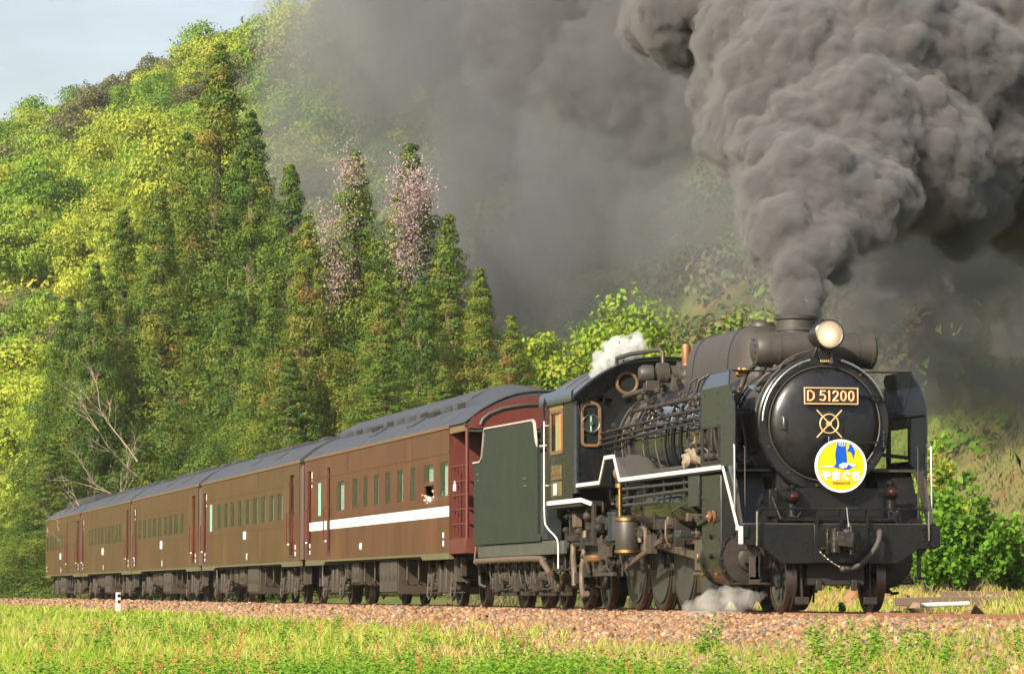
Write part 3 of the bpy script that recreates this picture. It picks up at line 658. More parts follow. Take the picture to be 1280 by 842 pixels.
# counterweights are disc segments; the pins stand at the top of the stroke
def cw_mesh(s, big):
    pts = []; a0, a1 = (R(100), R(260)) if not big else (R(80), R(280))
    m = MB(); n = 18; vs = []; 
    for xx in (s*.688, s*.645):
        for k in range(n+1):
            a = a0+(a1-a0)*k/n; vs.append((xx, .60*math.sin(a), .60*math.cos(a)))
    fs = [tuple(range(n+1)), tuple(range(2*n+1,n,-1))]+[(k,k+n+1,k+n+2,k+1) for k in range(n)]+[(n,2*n+1,n+1,0)]
    m.add(vs, fs); return m
for i, y in enumerate(DY):
    for s in (-1, 1):
        wr = dw0 if (i == 0 and s < 0) else wheel('driving_wheel', .70, .135, 9, y, s, loco, True)
        P('counterweight', cw_mesh(s, i in (1,)), WHEEL, .006, wr)
    P('axle', MB().cone((-.6,y,.7),(.6,y,.7),.09,n=16), DARK)
lw = []
for s in (-1, 1):
    wheel('leading_wheel', .43, .13, 10, 1.12, s, loco); wheel('trailing_wheel', .43, .13, 10, 11.4, s, loco)
P('axle', MB().cone((-.6,1.12,.43),(.6,1.12,.43),.08,n=16), DARK); P('axle', MB().cone((-.6,11.4,.43),(.6,11.4,.43),.08,n=16), DARK)
for s in (-1, 1):
    X = lambda v: s*v
    # side rods at the top of the stroke
    pz = 1.03; rd = MB()
    for a_, b_ in zip(DY[:-1], DY[1:]): rd.box(min(X(.79),X(.83)),max(X(.79),X(.83)),a_,b_,pz-.05,pz+.05)
    for y in DY: rd.cone((X(.76),y,pz),(X(.87),y,pz),.105,n=20)
    P('side_rod', rd, RODS, .006)
    for y in DY: P('crank_pin', MB().cone((X(.60),y,pz),(X(.90),y,pz),.05,n=16), STEEL)
    mr = MB(); mr.bar((X(.93),7.68,pz),(X(.93),4.0,.74),.055,.125); mr.box(min(X(.87),X(1.0)),max(X(.87),X(1.0)),7.5,7.9,pz-.17,pz+.19)
    P('main_rod', mr, RODS, .012)
    P('rod_oil_cup', MB().cone((X(.94),7.62,pz+.16),(X(.94),7.62,pz+.27),.03,n=10).cone((X(.94),7.78,pz+.16),(X(.94),7.78,pz+.24),.025,n=10), BRASS)
    P('slide_bar', MB().box(min(X(.86),X(1.0)),max(X(.86),X(1.0)),2.75,4.9,.93,.99).box(min(X(.86),X(1.0)),max(X(.86),X(1.0)),2.75,4.4,.50,.54), RODS, .006)
    P('crosshead', MB().box(min(X(.84),X(1.02)),max(X(.84),X(1.02)),3.75,4.25,.56,.93).cone((X(.82),4.0,.74),(X(1.06),4.0,.74),.07,n=16), RODS, .012)
    P('piston_rod', MB().cone((X(.94),2.7,.70),(X(.94),3.8,.70),.035,n=12), STEEL)
    P('eccentric_rod', MB().bar((X(1.10),8.0,.66),(X(1.10),5.75,1.02),.05,.075).cone((X(1.05),8.0,.66),(X(1.14),8.0,.66),.07,n=14).cone((X(1.05),5.75,1.02),(X(1.14),5.75,1.02),.06,n=14), RODS, .008)
    P('return_crank', MB().bar((X(1.03),7.7,1.04),(X(1.03),8.0,.64),.05,.11), RODS, .008)
    # expansion link, radius rod, combination lever
    lk = [(X(1.06), 5.72-.11*math.sin(math.pi*k/10), 1.02+.62*k/10) for k in range(11)]
    P('expansion_link', MB().tube(lk, .04, 8).tube([(p[0],p[1]-.13,p[2]) for p in lk], .032, 8), RODS)
    P('radius_rod', MB().bar((X(1.04),5.6,1.35),(X(1.04),2.95,1.28),.04,.06), RODS, .006)
    P('combination_lever', MB().bar((X(1.06),3.25,1.42),(X(1.06),3.5,.55),.035,.06), RODS, .006)
    P('union_link', MB().bar((X(1.07),3.5,.57),(X(1.05),4.0,.60),.03,.05), RODS, .006)
    P('link_bracket', MB().box(min(X(.72),X(1.2)),max(X(.72),X(1.2)),5.9,6.0,1.15,1.8).box(min(X(1.14),X(1.18)),max(X(1.14),X(1.18)),4.9,6.0,1.15,1.3).box(min(X(.72),X(1.15)),max(X(.72),X(1.15)),4.85,4.95,.9,1.75), GRIME, .008)
    P('reach_rod', MB().bar((X(1.16),5.7,1.62),(X(1.16),3.4,1.5),.018,.03).tube([(X(1.2),3.3,1.58),(X(1.2),4.9,1.38)], .011, 6), RODS)
P('mud_box', MB().box(-1.05,-.92,3.15,3.5,1.35,1.7).box(-1.2,-1.0,4.35,4.7,1.02,1.12), CASING, .01)
# brake hangers, springs and sand pipes between the wheels
for y in (3.95,5.45,6.95,8.5):
    for s in (-1,1):
        P('brake_hanger', MB().bar((s*.62,y,.98),(s*.62,y+.04,.4),.05,.07).box(min(s*.53,s*.66),max(s*.53,s*.66),y-.02,y+.12,.25,.55), GRIME, .008)
        P('sanding_pipe', MB().tube([(s*.74,y+.12,1.7),(s*.72,y+.1,.9),(s*.62,y+.02,.5),(s*.58,y-.08,.12)], .016, 6), GRIME)
# leading truck frame, guard irons
P('truck_frame', MB().box(-.42,.42,.72,.8,.35,.72).box(-.42,-.38,.72,1.9,.35,.62).box(.38,.42,.72,1.9,.35,.62).box(-.3,.3,1.0,1.9,.4,.55), DARK, .01)
P('truck_spring', MB().box(-.28,-.2,.66,.72,.28,.42).box(.2,.28,.66,.72,.28,.42), GRIME, .01)
for s in (-1,1):
    P('guard_iron', MB().bar((s*.47,.78,.85),(s*.46,.72,.16),.05,.03,up=(1,0,0)).box(s*.46-.09,s*.46+.09,.68,.74,.10,.2), GRIME if s < 0 else DARK, .006)
    P('outer_truck_step', MB().box(min(s*1.04,s*1.2),max(s*1.04,s*1.2),.58,.64,.42,.46).box(min(s*1.07,s*1.12),max(s*1.07,s*1.12),.58,.63,.42,1.0).prism([(s*1.1,.9),(s*1.24,.86),(s*1.1,.7)],.6,.62,'xz'), BLACK, .005)
P('step_plate', MB().box(-1.20,-1.06,.58,.6,.36,.72), GRIME2, .004)
P('cylinder_step', MB().box(-1.26,-.98,.85,1.3,.80,.83), GRIME)
# small front hardware between beam and wheels
P('beam_strut', MB().bar((-.95,.6,.95),(-.78,1.3,.62),.06,.06).bar((.95,.6,.95),(.78,1.3,.62),.06,.06).cone((-.75,.9,.78),(-.75,1.1,.78),.09,n=14), DARK)
# ---- front beam
bm_ = MB(); poly = [(-1.30,1.13),(1.30,1.13),(1.30,.86),(1.02,.86),(.80,.70),(-.62,.70),(-.92,.96),(-1.30,.96)]
poly = [(-1.30,1.13),(-1.30,.88),(-1.06,.85),(-.78,.63),(.78,.63),(1.06,.82),(1.30,.82),(1.30,1.13)]
bb = P('buffer_beam', bm_.prism(poly,.50,.56,'xz'), BLACK, .008)
P('beam_top', MB().box(-1.30,1.30,.50,.62,1.13,1.15), SOOT, .006, bb)
P('beam_end_cap', MB().box(1.20,1.34,.44,.62,.84,1.12).box(-1.36,-1.24,.46,.62,.96,1.12), BLACK, .01, bb)
for x in (-1.12,-.95,-.62,-.45,.45,.62,.95,1.12):
    for z in (1.08,.93): P('beam_rivet', MB().ball((x,.50,z), .014, 8, 6), BLACK, par=bb)
P('centre_plate', MB().box(-.36,.36,.46,.50,.64,1.13), BLACK, .006, bb)
cp = MB(); cp.box(-.24,-.19,.30,.50,.74,1.08); cp.box(-.12,.10,.20,.50,.78,1.06); cp.cone((-.16,.16,.76),(-.16,.16,1.09),.075,n=18); cp.lathe([(.0,.0),(.12,.01),(.14,.05),(.14,.28),(.1,.3)], (.04,.26,.78), (0,0,1), 22); cp.box(.10,.22,.26,.5,.78,1.04); cp.bar((-.16,.12,.95),(.06,.06,.93),.09,.20); cp.cone((.04,.12,.74),(.04,.12,1.12),.03,n=12); cp.box(-.3,.28,.36,.46,.80,.84); cp.lathe([(.03,0),(.05,.02),(.05,.05),(.03,.07)],(-.2,.24,.9),(0,-1,0),12)
P('coupler', cp, paint('greasy_coupler', (.02,.018,.016), .12, .5, (.07,.055,.04), .4, 9.0, .5), .016)
P('coupler_lever', MB().tube([(.045,.28,1.14),(.03,.30,1.35),(.02,.42,1.33)], .008, 6).cone((.045,.26,1.1),(.045,.26,1.15),.02,n=8), STEEL)
hs = [(.52,.46,1.05),(.50,.38,1.0),(.44,.33,.86),(.33,.32,.72),(.20,.33,.61),(.08,.34,.56),(.02,.34,.56)]
def smoothpts(pts, k=5):
    out = []; P_ = [Vector(p) for p in pts]
    for i in range(len(P_)-1):
        p0 = P_[max(i-1,0)]; p1 = P_[i]; p2 = P_[i+1]; p3 = P_[min(i+2,len(P_)-1)]
        for j in range(k):
            t = j/k; out.append(.5*((2*p1)+(-p0+p2)*t+(2*p0-5*p1+4*p2-p3)*t*t+(-p0+3*p1-3*p2+p3)*t**3))
    out.append(P_[-1]); return out
ho = P('air_hose', MB().tube(smoothpts(hs), .034, 12), HOSE)
P('hose_coupling', MB().lathe([(.045,0),(.05,.02),(.04,.06),(.05,.08),(.03,.12)], (.07,.335,.57), (-1,0,-.15), 12).lathe([(.045,0),(.05,.03),(.04,.08)], (.52,.44,.98), (0,.2,1), 12), GRIME2, par=ho)
ch = MB()
for k in range(15):
    t_ = k/14; p = Vector((-.29,.45,.78)).lerp(Vector((.02,.34,.56)), t_); p.z -= .03*math.sin(math.pi*t_)
    q = Vector((.31,-.11,-.22)).normalized(); sd = Vector((0,1,0)) if k % 2 else Vector((.5,0,.8)).normalized(); L = []
    for a in range(8):
        an = 2*math.pi*a/8; L.append(p + q*.016*math.cos(an) + sd*.008*math.sin(an))
    ch.tube(L, .0032, 5, closed=True)
P('hose_chain', ch, STEEL)
# coupling bar and beam handrail
P('beam_rail', MB().tube([(-1.14,.44,.84),(-1.14,.42,1.30),(-1.11,.42,1.335),(1.14,.42,1.335),(1.17,.42,1.30),(1.18,.44,.92)], .012, 8), BLACK)
P('beam_post', MB().tube([(-1.14,.425,.86),(-1.14,.405,1.30)], .014, 8).tube([(1.175,.42,.93),(1.165,.40,1.31)], .014, 8), STEEL)
for x in (-.33,.0,.35): P('rail_bracket', MB().box(x-.012,x+.012,.42,.52,1.1,1.345), BLACK)
P('second_rail', MB().tube([(-.75,.5,1.19),(.75,.5,1.19)], .01, 6), BLACK)
# ---- front platform and panels
fp = MB(); fp.prism([(-.74,1.24),(.74,1.24),(.74,1.62),(-.74,1.62)],.98,1.02,'xz'); P('front_panel', fp, BLACK, .008)
P('front_deck', MB().box(-1.28,1.28,.62,1.05,1.12,1.135).prism([(1.0,1.135),(1.05,1.135),(1.62,1.9),(1.57,1.9)],-1.28,-.78,'yz').prism([(1.0,1.135),(1.05,1.135),(1.62,1.9),(1.57,1.9)],.78,1.28,'yz'), BLACK, .004)
P('deck_step', MB().box(-.78,.78,.96,1.3,1.135,1.24).box(-.84,-.74,.9,1.2,1.24,1.6), BLACK, .006)
P('deck_slat', MB().box(-.82,.82,.66,.92,1.20,1.215).box(-.82,-.8,.66,.92,1.13,1.20).box(.8,.82,.66,.92,1.13,1.2), BLACK, .003)
for s in (-1, 1):
    P('stay_rod', MB().tube([(s*.72,1.0,1.6),(s*.82,.95,1.57),(s*.72,.72,1.16)], .013, 6), BLACK)
    if s < 0: P('white_stripe', MB().bar((s*1.345,1.38,1.90),(s*1.345,.62,1.10),.02,.045).box(min(s*1.33,s*1.365),max(s*1.33,s*1.365),.50,.64,1.06,1.12).box(min(s*1.315,s*1.365),max(s*1.315,s*1.365),.455,.50,.88,1.11), WHITE)
    P('side_valance', MB().prism([(1.40,1.85),(.62,1.08),(.62,1.13),(1.0,1.85)],s*1.30,s*1.27,'yz'), SOOT)
# marker lamps
for x, z in ((-.54,1.50),(.80,1.56)):
    lm = P('marker_lamp', MB().lathe([(0,.14),(.05,.13),(.085,.07),(.09,.0),(.085,-.05),(.06,-.09),(.0,-.1)], (x,.86,z), (0,1,0), 24).lathe([(.035,.08),(.05,.12),(.03,.15),(.015,.16)], (x,.88,z), (0,0,1), 14).lathe([(.06,-.26),(.06,-.10),(.04,-.08)], (x,.88,z), (0,0,1), 16), BLACK)
    P('red_lens', MB().lathe([(.07,-.085),(.055,-.115),(.03,-.13),(0,-.135)], (x,.86,z), (0,1,0), 22), RED, par=lm)
    P('lamp_wire', MB().tube(smoothpts([(x-.03,.84,z-.14),(x-.02,.80,z-.24),(x+.05,.80,z-.26),(x+.11,.84,z-.2),(x+.13,.88,z-.36)]), .008, 6), GRIME2, par=lm)
# ---- smoke deflectors
def deflector(s):
    X = s*1.305; T = .012; dy = .28
    def plate(poly, x0, x1, win=None):
        pass
    yf, yr = .88, 2.72; yw0, yw1, zw0, zw1 = 1.72, 2.58, 1.99, 2.46
    m = MB()
    def pan(poly, xo=0, bend=0):
        vs = [(X+xo-s*bend*max(0,(z-2.98)), y, z) for y, z in poly] + [(X+xo-s*T-s*bend*max(0,(z-2.98)), y, z) for y, z in poly]; n = len(poly)
        m.add(vs, [tuple(range(n)), tuple(range(2*n-1,n-1,-1))]+[(i,i+n,(i+1)%n+n,(i+1)%n) for i in range(n)])
    # outline: top bends inwards above z 2.98
    pan([(yw1,zw0),(yr,zw0),(yr,zw1),(yw1,zw1)]); pan([(1.42,1.92),(yr,1.92),(yr,zw0),(1.42,zw0)]); pan([(.94,zw0),(yw0,zw0),(yw0,zw1),(.88,zw1)])
    pan([(.88,zw1),(yr,zw1),(yr,2.98),(1.20,2.98),(.90,2.72)]); pan([(.90,1.14),(1.42,1.85),(1.42,zw0),(.94,zw0)])
    pan([(1.20,2.98),(yr,2.98),(2.66,3.12),(2.50,3.19),(1.42,3.19)], 0, .35)
    o = P('smoke_deflector', m, DEFL, .0)
    w = MB(); q = .018
    for a_, b_ in (((yw0,zw0),(yw1,zw0)),((yw1,zw0),(yw1,zw1)),((yw1,zw1),(yw0,zw1)),((yw0,zw1),(yw0,zw0))): w.bar((X+s*.004,a_[0],a_[1]),(X+s*.004,b_[0],b_[1]),.02,.03)
    if s < 0: w.bar((X+s*.01,2.25,zw0),(X+s*.01,2.25,zw1),.014,.02)
    P('window_rim', w, GRIME, par=o)
    e = MB(); e.tube([(X,.90,1.14),(X,.92,1.8),(X,.88,2.46),(X,.90,2.72),(X,1.20,2.98),(X-s*.05,1.37,3.14),(X-s*.07,1.44,3.19),(X-s*.07,2.50,3.19),(X-s*.04,2.66,3.12),(X,2.72,2.98),(X,2.72,1.92)], .007, 6)
    P('edge_beading', e, DEFL, par=o)
    # vertical grab rail on the leading edge
    P('grab_rail', MB().tube([(X,.90,2.18),(X+s*.03,.82,2.17),(X+s*.03,.81,2.14),(X+s*.03,.81,1.22),(X,.90,1.19)], .014, 8), STEEL, par=o)
    P('inner_rail', MB().tube([(X-s*.13,.94,2.16),(X-s*.13,.88,2.14),(X-s*.13,.88,1.22)], .009, 8), SOOT, par=o)
    for z in (2.6,): P('cross_rib', MB().bar((X-s*.03,.94,z),(X-s*.03,2.6,z),.03,.02), DARK, par=o)
    P('stay', MB().tube([(X-s*.07,1.3,3.17),(s*.55,1.36,3.17)], .012, 8), BLACK)
    P('deflector_bracket', MB().bar((X-s*.02,1.7,2.6),(s*.8,1.7,2.65),.04,.05).bar((X-s*.02,1.7,2.05),(s*.8,1.7,2.1),.04,.05), BLACK, .004)
    for y in (1.1,1.8,2.5):
        for z in (2.55,2.9): P('deflector_rivet', MB().cone((X,y,z),(X+s*.006,y,z),.009,n=6), DEFL, par=o)
deflector(-1); deflector(1)
# sandbox-like plates between deflector and smokebox (left), seen in front view
P('side_tank', MB().box(-1.12,-.86,1.85,2.1,2.05,2.66).box(-1.14,-.84,1.83,2.12,2.66,2.70), BLACK, .01)
P('side_tank_pipe', MB().tube([(-1.0,1.8,2.6),(-.95,1.7,2.3),(-.95,1.6,1.95)], .02, 8), SOOT)
# ---- cab
cab = P('cab', MB().box(-1.42,-1.40,10.45,11.18,1.70,3.24).box(-1.42,-1.40,12.02,12.38,1.70,3.24).box(-1.42,-1.40,11.18,12.02,1.70,2.47).box(-1.42,-1.40,11.18,12.02,3.08,3.24)
   .box(1.40,1.42,10.4,12.38,1.7,3.24), BLACK, 0)
P('corner_post', MB().cone((-1.355,10.44,1.78),(-1.355,10.44,3.22),.065,n=20).cone((1.355,10.44,1.78),(1.355,10.44,3.22),.065,n=20), DEFL, par=cab)
def roof_z(x): return 3.20 + .67*(1-(abs(x)/1.5)**2.3)
xs = [-1.47+2.94*i/36 for i in range(37)]
# front wall with openings, built from strips
fw_ = MB(); yF = 10.40
def fwbox(x0, x1, z0, z1): fw_.box(x0,x1,yF,yF+.02,z0,z1)
fwbox(-.80,.80,2.2,3.2)
for s in (-1, 1):
    a, b_ = sorted((s*1.30, s*1.40)); 
    def SX(p, q): return tuple(sorted((s*p, s*q)))
    fwbox(*SX(1.33,1.40), 1.9, 3.2); fwbox(*SX(1.02,1.33), 1.9, 2.50); fwbox(*SX(.80,1.02), 1.9, 3.25); fwbox(*SX(1.02,1.33), 3.16, 3.2)
n = 18; poly = [(-1.40,3.2)] + [(x, roof_z(x)-.02) for x in xs if abs(x) < 1.40] + [(1.40,3.2)]
# gable with a round hole on each side: ring of quads around holes is costly; use frame rings proud of a dark pane
fw_.prism(poly + [], yF, yF+.02, 'xz')
P('cab_front', fw_, BLACK, 0, cab)
for s in (-1, 1):
    rw = P('round_window', MB().lathe([(.135,-.03),(.15,-.045),(.175,-.04),(.19,-.01),(.19,.0),(.135,.0)], (s*.56,yF,3.49), (0,1,0), 36, closed=True), WOOD, par=cab)
    P('window_pane', MB().cone((s*.56,yF-.008,3.49),(s*.56,yF-.002,3.49),.137,n=32), CABGLASS if False else flat('dark_pane_%d' % s, (.02,.022,.022), .06), par=rw)
    fwf = MB(); z0, z1 = 2.52, 3.10; x0, x1 = s*1.275, s*1.00
    pts = [(x0,z0+.04),(x0,z1),(x0+(x1-x0)*.18,z1+.06),(x0+(x1-x0)*.5,z1+.085),(x0+(x1-x0)*.82,z1+.06),(x1,z1),(x1,z0+.04),(x1-(x1-x0)*.1,z0),(x0+(x1-x0)*.1,z0)]
    for p, q in zip(pts, pts[1:]+pts[:1]): fwf.bar((p[0],yF-.02,p[1]),(q[0],yF-.02,q[1]),.045,.045,up=(0,1,0))
    ww = P('front_window', fwf, WOOD, .004, cab)
    P('window_pane', MB().box(min(x0,x1)+.0,max(x0,x1)-.0,yF+.004,yF+.01,z0,z1+.04), flat('cab_dark_glass_%d' % s, (.012,.016,.015), .05), par=ww)
    cvs = P('clear_view_screen', MB().lathe([(.125,-.03),(.14,-.045),(.15,-.03),(.15,0),(.125,0)], (s*1.14,yF-.01,2.86), (0,1,0), 36, closed=True).cone((s*1.14,yF-.06,2.86),(s*1.14,yF,2.86),.03,n=12), STEEL, par=ww)
    P('screen_disc', MB().cone((s*1.14,yF-.02,2.86),(s*1.14,yF-.015,2.86),.127,n=32), flat('screen_glass_%d' % s, (.02,.035,.03), .05), par=cvs)
    P('screen_bar', MB().box(s*1.14-.012,s*1.14+.012,yF-.03,yF-.022,2.74,2.98), flat('pale_green_bar_%d' % s, (.35,.5,.4), .4), par=cvs)
    P('window_hood', MB().tube([(s*1.36,yF,3.14),(s*1.36,yF-.12,3.12),(s*1.34,yF-.13,3.0)], .012, 6).bar((s*1.22,yF-.06,3.28),(s*.92,yF-.06,3.30),.1,.015).box(s*1.22-.015,s*1.22+.015,yF-.09,yF,3.18,3.3).box(s*.94-.015,s*.94+.015,yF-.09,yF,3.18,3.3), BLACK, par=cab)
# roof as a curved sheet with thickness
rf = MB(); ys = (10.22, 12.75)
top = [(x, roof_z(x)+.022) for x in xs]; bot = [(x, roof_z(x)-.005) for x in xs]
rf.prism(top + bot[::-1], ys[0], ys[1], 'xz')
roof = P('cab_roof', rf, DEFL, .0, cab)
P('roof_lip', MB().tube([(x, 10.22, roof_z(x)+.01) for x in xs], .022, 8), BLACK, par=cab)
for y in (10.95, 11.85): P('roof_seam', MB().tube([(x, y, roof_z(x)+.026) for x in xs], .012, 6), SOOT, par=cab)
P('roof_hatch', MB().prism([(x, roof_z(x)+.022) for x in (-.55,-.3,-.05,.2,.45)] + [(x, roof_z(x)+.07) for x in (.45,.2,-.05,-.3,-.55)], 11.1, 11.7, 'xz'), SOOT, .008, cab)
P('roof_vent', MB().cone((-.55,10.8,3.75),(-.55,10.8,3.97),.04,n=12).cone((-1.0,11.75,3.52),(-1.0,11.75,3.62),.03,n=10), RUST, par=cab)
P('eave_panel', MB().prism([(-1.425,3.22),(-1.475,3.2),(-1.47,3.36),(-1.44,3.42)],10.3,12.75,'xz'), DEFL, .004, cab)
P('cab_gutter', MB().tube([(-1.30,12.35,3.36),(-1.46,12.3,3.34),(-1.5,12.25,3.2),(-1.5,12.2,3.0)], .02, 8), BLACK, par=cab)
# side window
sw = MB()
for a_, b_ in (((11.16,2.45),(12.04,2.45)),((12.04,2.45),(12.04,3.10)),((12.04,3.10),(11.16,3.10)),((11.16,3.10),(11.16,2.45))): sw.bar((-1.425,a_[0],a_[1]),(-1.425,b_[0],b_[1]),.03,.06)
P('side_window', sw, WOOD, .004, cab)
P('window_sash', MB().box(-1.415,-1.385,11.20,11.42,2.47,3.06).box(-1.40,-1.37,11.75,11.80,2.47,3.06), WOODO, .004, cab)
P('window_pane', MB().box(-1.40,-1.395,11.42,11.75,2.48,3.06), glass('yellow_glass', (.4,.4,.22), .08, .6), par=cab)
P('lintel', MB().box(-1.435,-1.42,11.1,12.1,3.12,3.22), paint('yellow_lintel', (.2,.14,.06), .5), .003, cab)
# plates
pl = P('builder_plate', MB().box(-1.44,-1.42,11.22,11.95,2.02,2.25), paint('aged_brass_plate', (.16,.12,.06), .4, .6, (.3,.24,.12), .7, 14, .5), .004, cab)
glyph_y = 11.85
for k, ch_ in enumerate('D51200'): text_obj('numeral', ch_, .16, BRASS, (-1.442, 11.87-k*.115, 2.13), (math.pi/2,0,-math.pi/2), pl, .004, .002, 1.0)
pl2 = P('depot_plate', MB().box(-1.44,-1.42,11.22,11.95,1.76,1.99), paint('aged_brass_plate2', (.2,.15,.07), .4, .6, (.33,.26,.13), .7, 14, .5), .004, cab)
P('depot_tag', MB().box(-1.455,-1.442,11.5,11.72,1.78,1.96), WHITE, .004, pl2)
P('cab_sill', MB().box(-1.43,-1.40,9.85,12.35,1.63,1.70).bar((-1.415,9.87,1.67),(-1.3,9.6,1.6),.03,.06), WHITE, .004, cab)
P('cab_floor', MB().box(-1.40,1.40,9.9,12.4,1.58,1.66), DARK, .0, cab)
P('cab_backhead', MB().box(-.7,.7,10.6,10.9,1.7,3.2), DARK, .05, cab)
P('white_handrail', MB().tube(smoothpts([(-1.49,12.25,2.97),(-1.49,12.25,2.2),(-1.49,12.22,1.45),(-1.47,12.1,1.28),(-1.42,11.75,1.14),(-1.40,11.62,1.02),(-1.40,11.6,.62)], 4), .013, 8).cone((-1.49,12.25,2.9),(-1.41,12.25,2.9),.01,n=6).cone((-1.49,12.25,1.95),(-1.41,12.25,1.95),.01,n=6), WHITE, par=cab)
P('cab_step', MB().box(-1.42,-1.2,11.5,11.8,.60,.63).box(-1.24,-1.2,11.5,11.53,.6,1.5), GRIME, .004, cab)
# ---- equipment under cab and running board, left side (and mirrored simply)
P('drag_frame', MB().box(-1.28,-1.22,9.6,9.75,1.0,1.6).box(-1.3,-.9,10.9,11.5,1.05,1.14).box(-1.32,-1.26,9.5,10.9,.97,1.03).box(-1.15,1.15,11.0,12.3,.9,1.2), GRIME, .008)
ap = MB(); ap.prism([(8.75,.50),(10.9,.50),(10.9,.98),(10.2,1.02),(9.9,1.02),(9.2,.56),(8.75,.56)],-1.18,-1.10,'yz'); P('ash_pan_guard', ap, GRIME2, .01)
arc = [(-1.16, 9.95-.62*math.sin(R(a)), .50+.66*math.cos(R(a))) for a in range(-12,88,8)]
am = MB()
for p, q in zip(arc[:-1], arc[1:]): am.bar(p, q, .13, .05, up=(0,0,1))
P('guard_arch', am, GRIME2, .0)
pm = P('air_pump', MB().lathe([(.10,.80),(.17,.82),(.185,.85),(.185,1.28),(.175,1.30),(.175,1.33),(.19,1.34),(.19,1.37),(.08,1.39)], (-1.17,7.72,0), (0,0,1), 32), SOOT, label='tall cylindrical pump below the running board')
for z in (.86, 1.33): P('pump_band', MB().lathe([(.187,z-.02),(.196,z-.02),(.196,z+.02),(.187,z+.02)], (-1.17,7.72,0), (0,0,1), 32), BRASS, par=pm)
P('pump_rod', MB().cone((-1.27,7.8,1.37),(-1.27,7.8,1.84),.028,n=12).cone((-1.27,7.8,1.80),(-1.27,7.8,1.86),.07,n=14), BRASS, par=pm)
P('pump_cylinder', MB().lathe([(.10,1.02),(.13,1.03),(.13,1.40),(.14,1.41),(.14,1.45),(.05,1.47)], (-1.22,8.25,0), (0,0,1), 24), DEFL)
P('pressure_gauge', MB().lathe([(0,-.05),(.1,-.04),(.115,0),(.115,.03),(0,.04)], (-1.22,7.95,2.02), (0,1,0), 24), paint('gauge_brown', (.28,.16,.08), .4, .4, (.1,.06,.04), .5, 8, .2))
rs = random.Random(3)
def clutter(x0, x1, y0, y1, z0, z1, n, mats=(GRIME, GRIME2, DARK, RUST)):
    for k in range(n):
        x = rs.uniform(x0,x1); y = rs.uniform(y0,y1); z = rs.uniform(z0,z1); kind = rs.random(); mt = rs.choice(mats)
        if kind < .45:
            pts = [(x,y,z)]; p = Vector((x,y,z))
            for j in range(rs.choice((2,3))):
                ax = rs.choice(((0,0,1),(0,1,0),(0,0,-1),(0,-1,0),(.3,0,-1))); p = p + Vector(ax)*rs.uniform(.12,.4); p.x = min(max(p.x, x0), x1); p.z = min(max(p.z, z0-.1), z1+.1); pts.append(tuple(p))
            if (Vector(pts[1])-Vector(pts[0])).length > .05 and all((Vector(a)-Vector(c)).length > .04 for a, c in zip(pts, pts[1:])) and all((Vector(pts[i+1])-Vector(pts[i])).normalized().dot((Vector(pts[i+2])-Vector(pts[i+1])).normalized()) > -.5 for i in range(len(pts)-2)):
                P('pipework', MB().tube(smoothpts(pts, 4), rs.uniform(.012,.035), 8), mt)
        elif kind < .7:
            r = rs.uniform(.03,.08); ax = rs.choice(((0,0,1),(0,1,0),(-1,0,0)))
            P('valve', MB().lathe([(r*.6,-r*1.2),(r,-r),(r,-r*.3),(r*.6,-r*.2),(r*.6,r*.4),(r*.9,r*.5),(r*.9,r),(r*.3,r*1.2),(r*.3,r*1.8)], (x,y,z), ax, 12), mt)
        else:
            w = rs.uniform(.03,.1); P('bracket', MB().box(x-w*.6,x+w*.6,y-w,y+w,z-w*rs.uniform(.4,2),z+w), mt, .006)
clutter(-1.28,-.95,9.7,12.0,1.0,1.55,34)
clutter(-1.25,-.9,9.6,10.9,.6,1.0,16)
clutter(-1.1,-.8,8.2,9.6,.85,1.7,20)
clutter(-1.1,-.8,3.0,5.6,1.1,1.65,18)
clutter(-1.15,-.85,6.0,7.6,.95,1.2,8)
clutter(-.95,-.78,2.2,5.0,2.35,2.7,6, (BLACK, GRIME))
clutter(-.45,-.05,8.0,9.9,3.36,3.5,9, (SOOT, GRIME))
clutter(-1.2,-.95,2.9,7.3,1.0,1.62,26, (GRIME, DARK, RODS))
clutter(-1.25,-.95,7.9,9.6,.6,1.7,30, (GRIME, DARK, GRIME2))
clutter(-1.3,-1.0,9.7,12.2,.45,1.5,30, (DARK, GRIME, GRIME2))
P('hot_pipe', MB().tube(smoothpts([(-1.2,11.35,1.1),(-1.22,11.3,.85),(-1.26,11.05,.62),(-1.28,10.9,.35)],5), .05, 12), RUST)
P('hot_pipe', MB().tube(smoothpts([(-1.2,10.5,1.2),(-1.24,10.45,.8),(-1.26,10.5,.5),(-1.28,10.3,.22),(-1.28,10.05,.24)],5), .045, 12), RUST)
P('injector', MB().lathe([(.05,-.3),(.09,-.26),(.09,-.1),(.06,-.06),(.11,0),(.11,.14),(.05,.2),(.05,.35)], (-1.15,9.7,1.32), (.1,1,-.1), 18).ball((-1.25,10.1,1.42), .085, 16, 10), GRIME)
P('ash_door', MB().lathe([(0,0),(.16,.01),(.18,.04),(.18,.1)], (-1.18,9.75,.72), (0,0,1), 20), BRONZE)
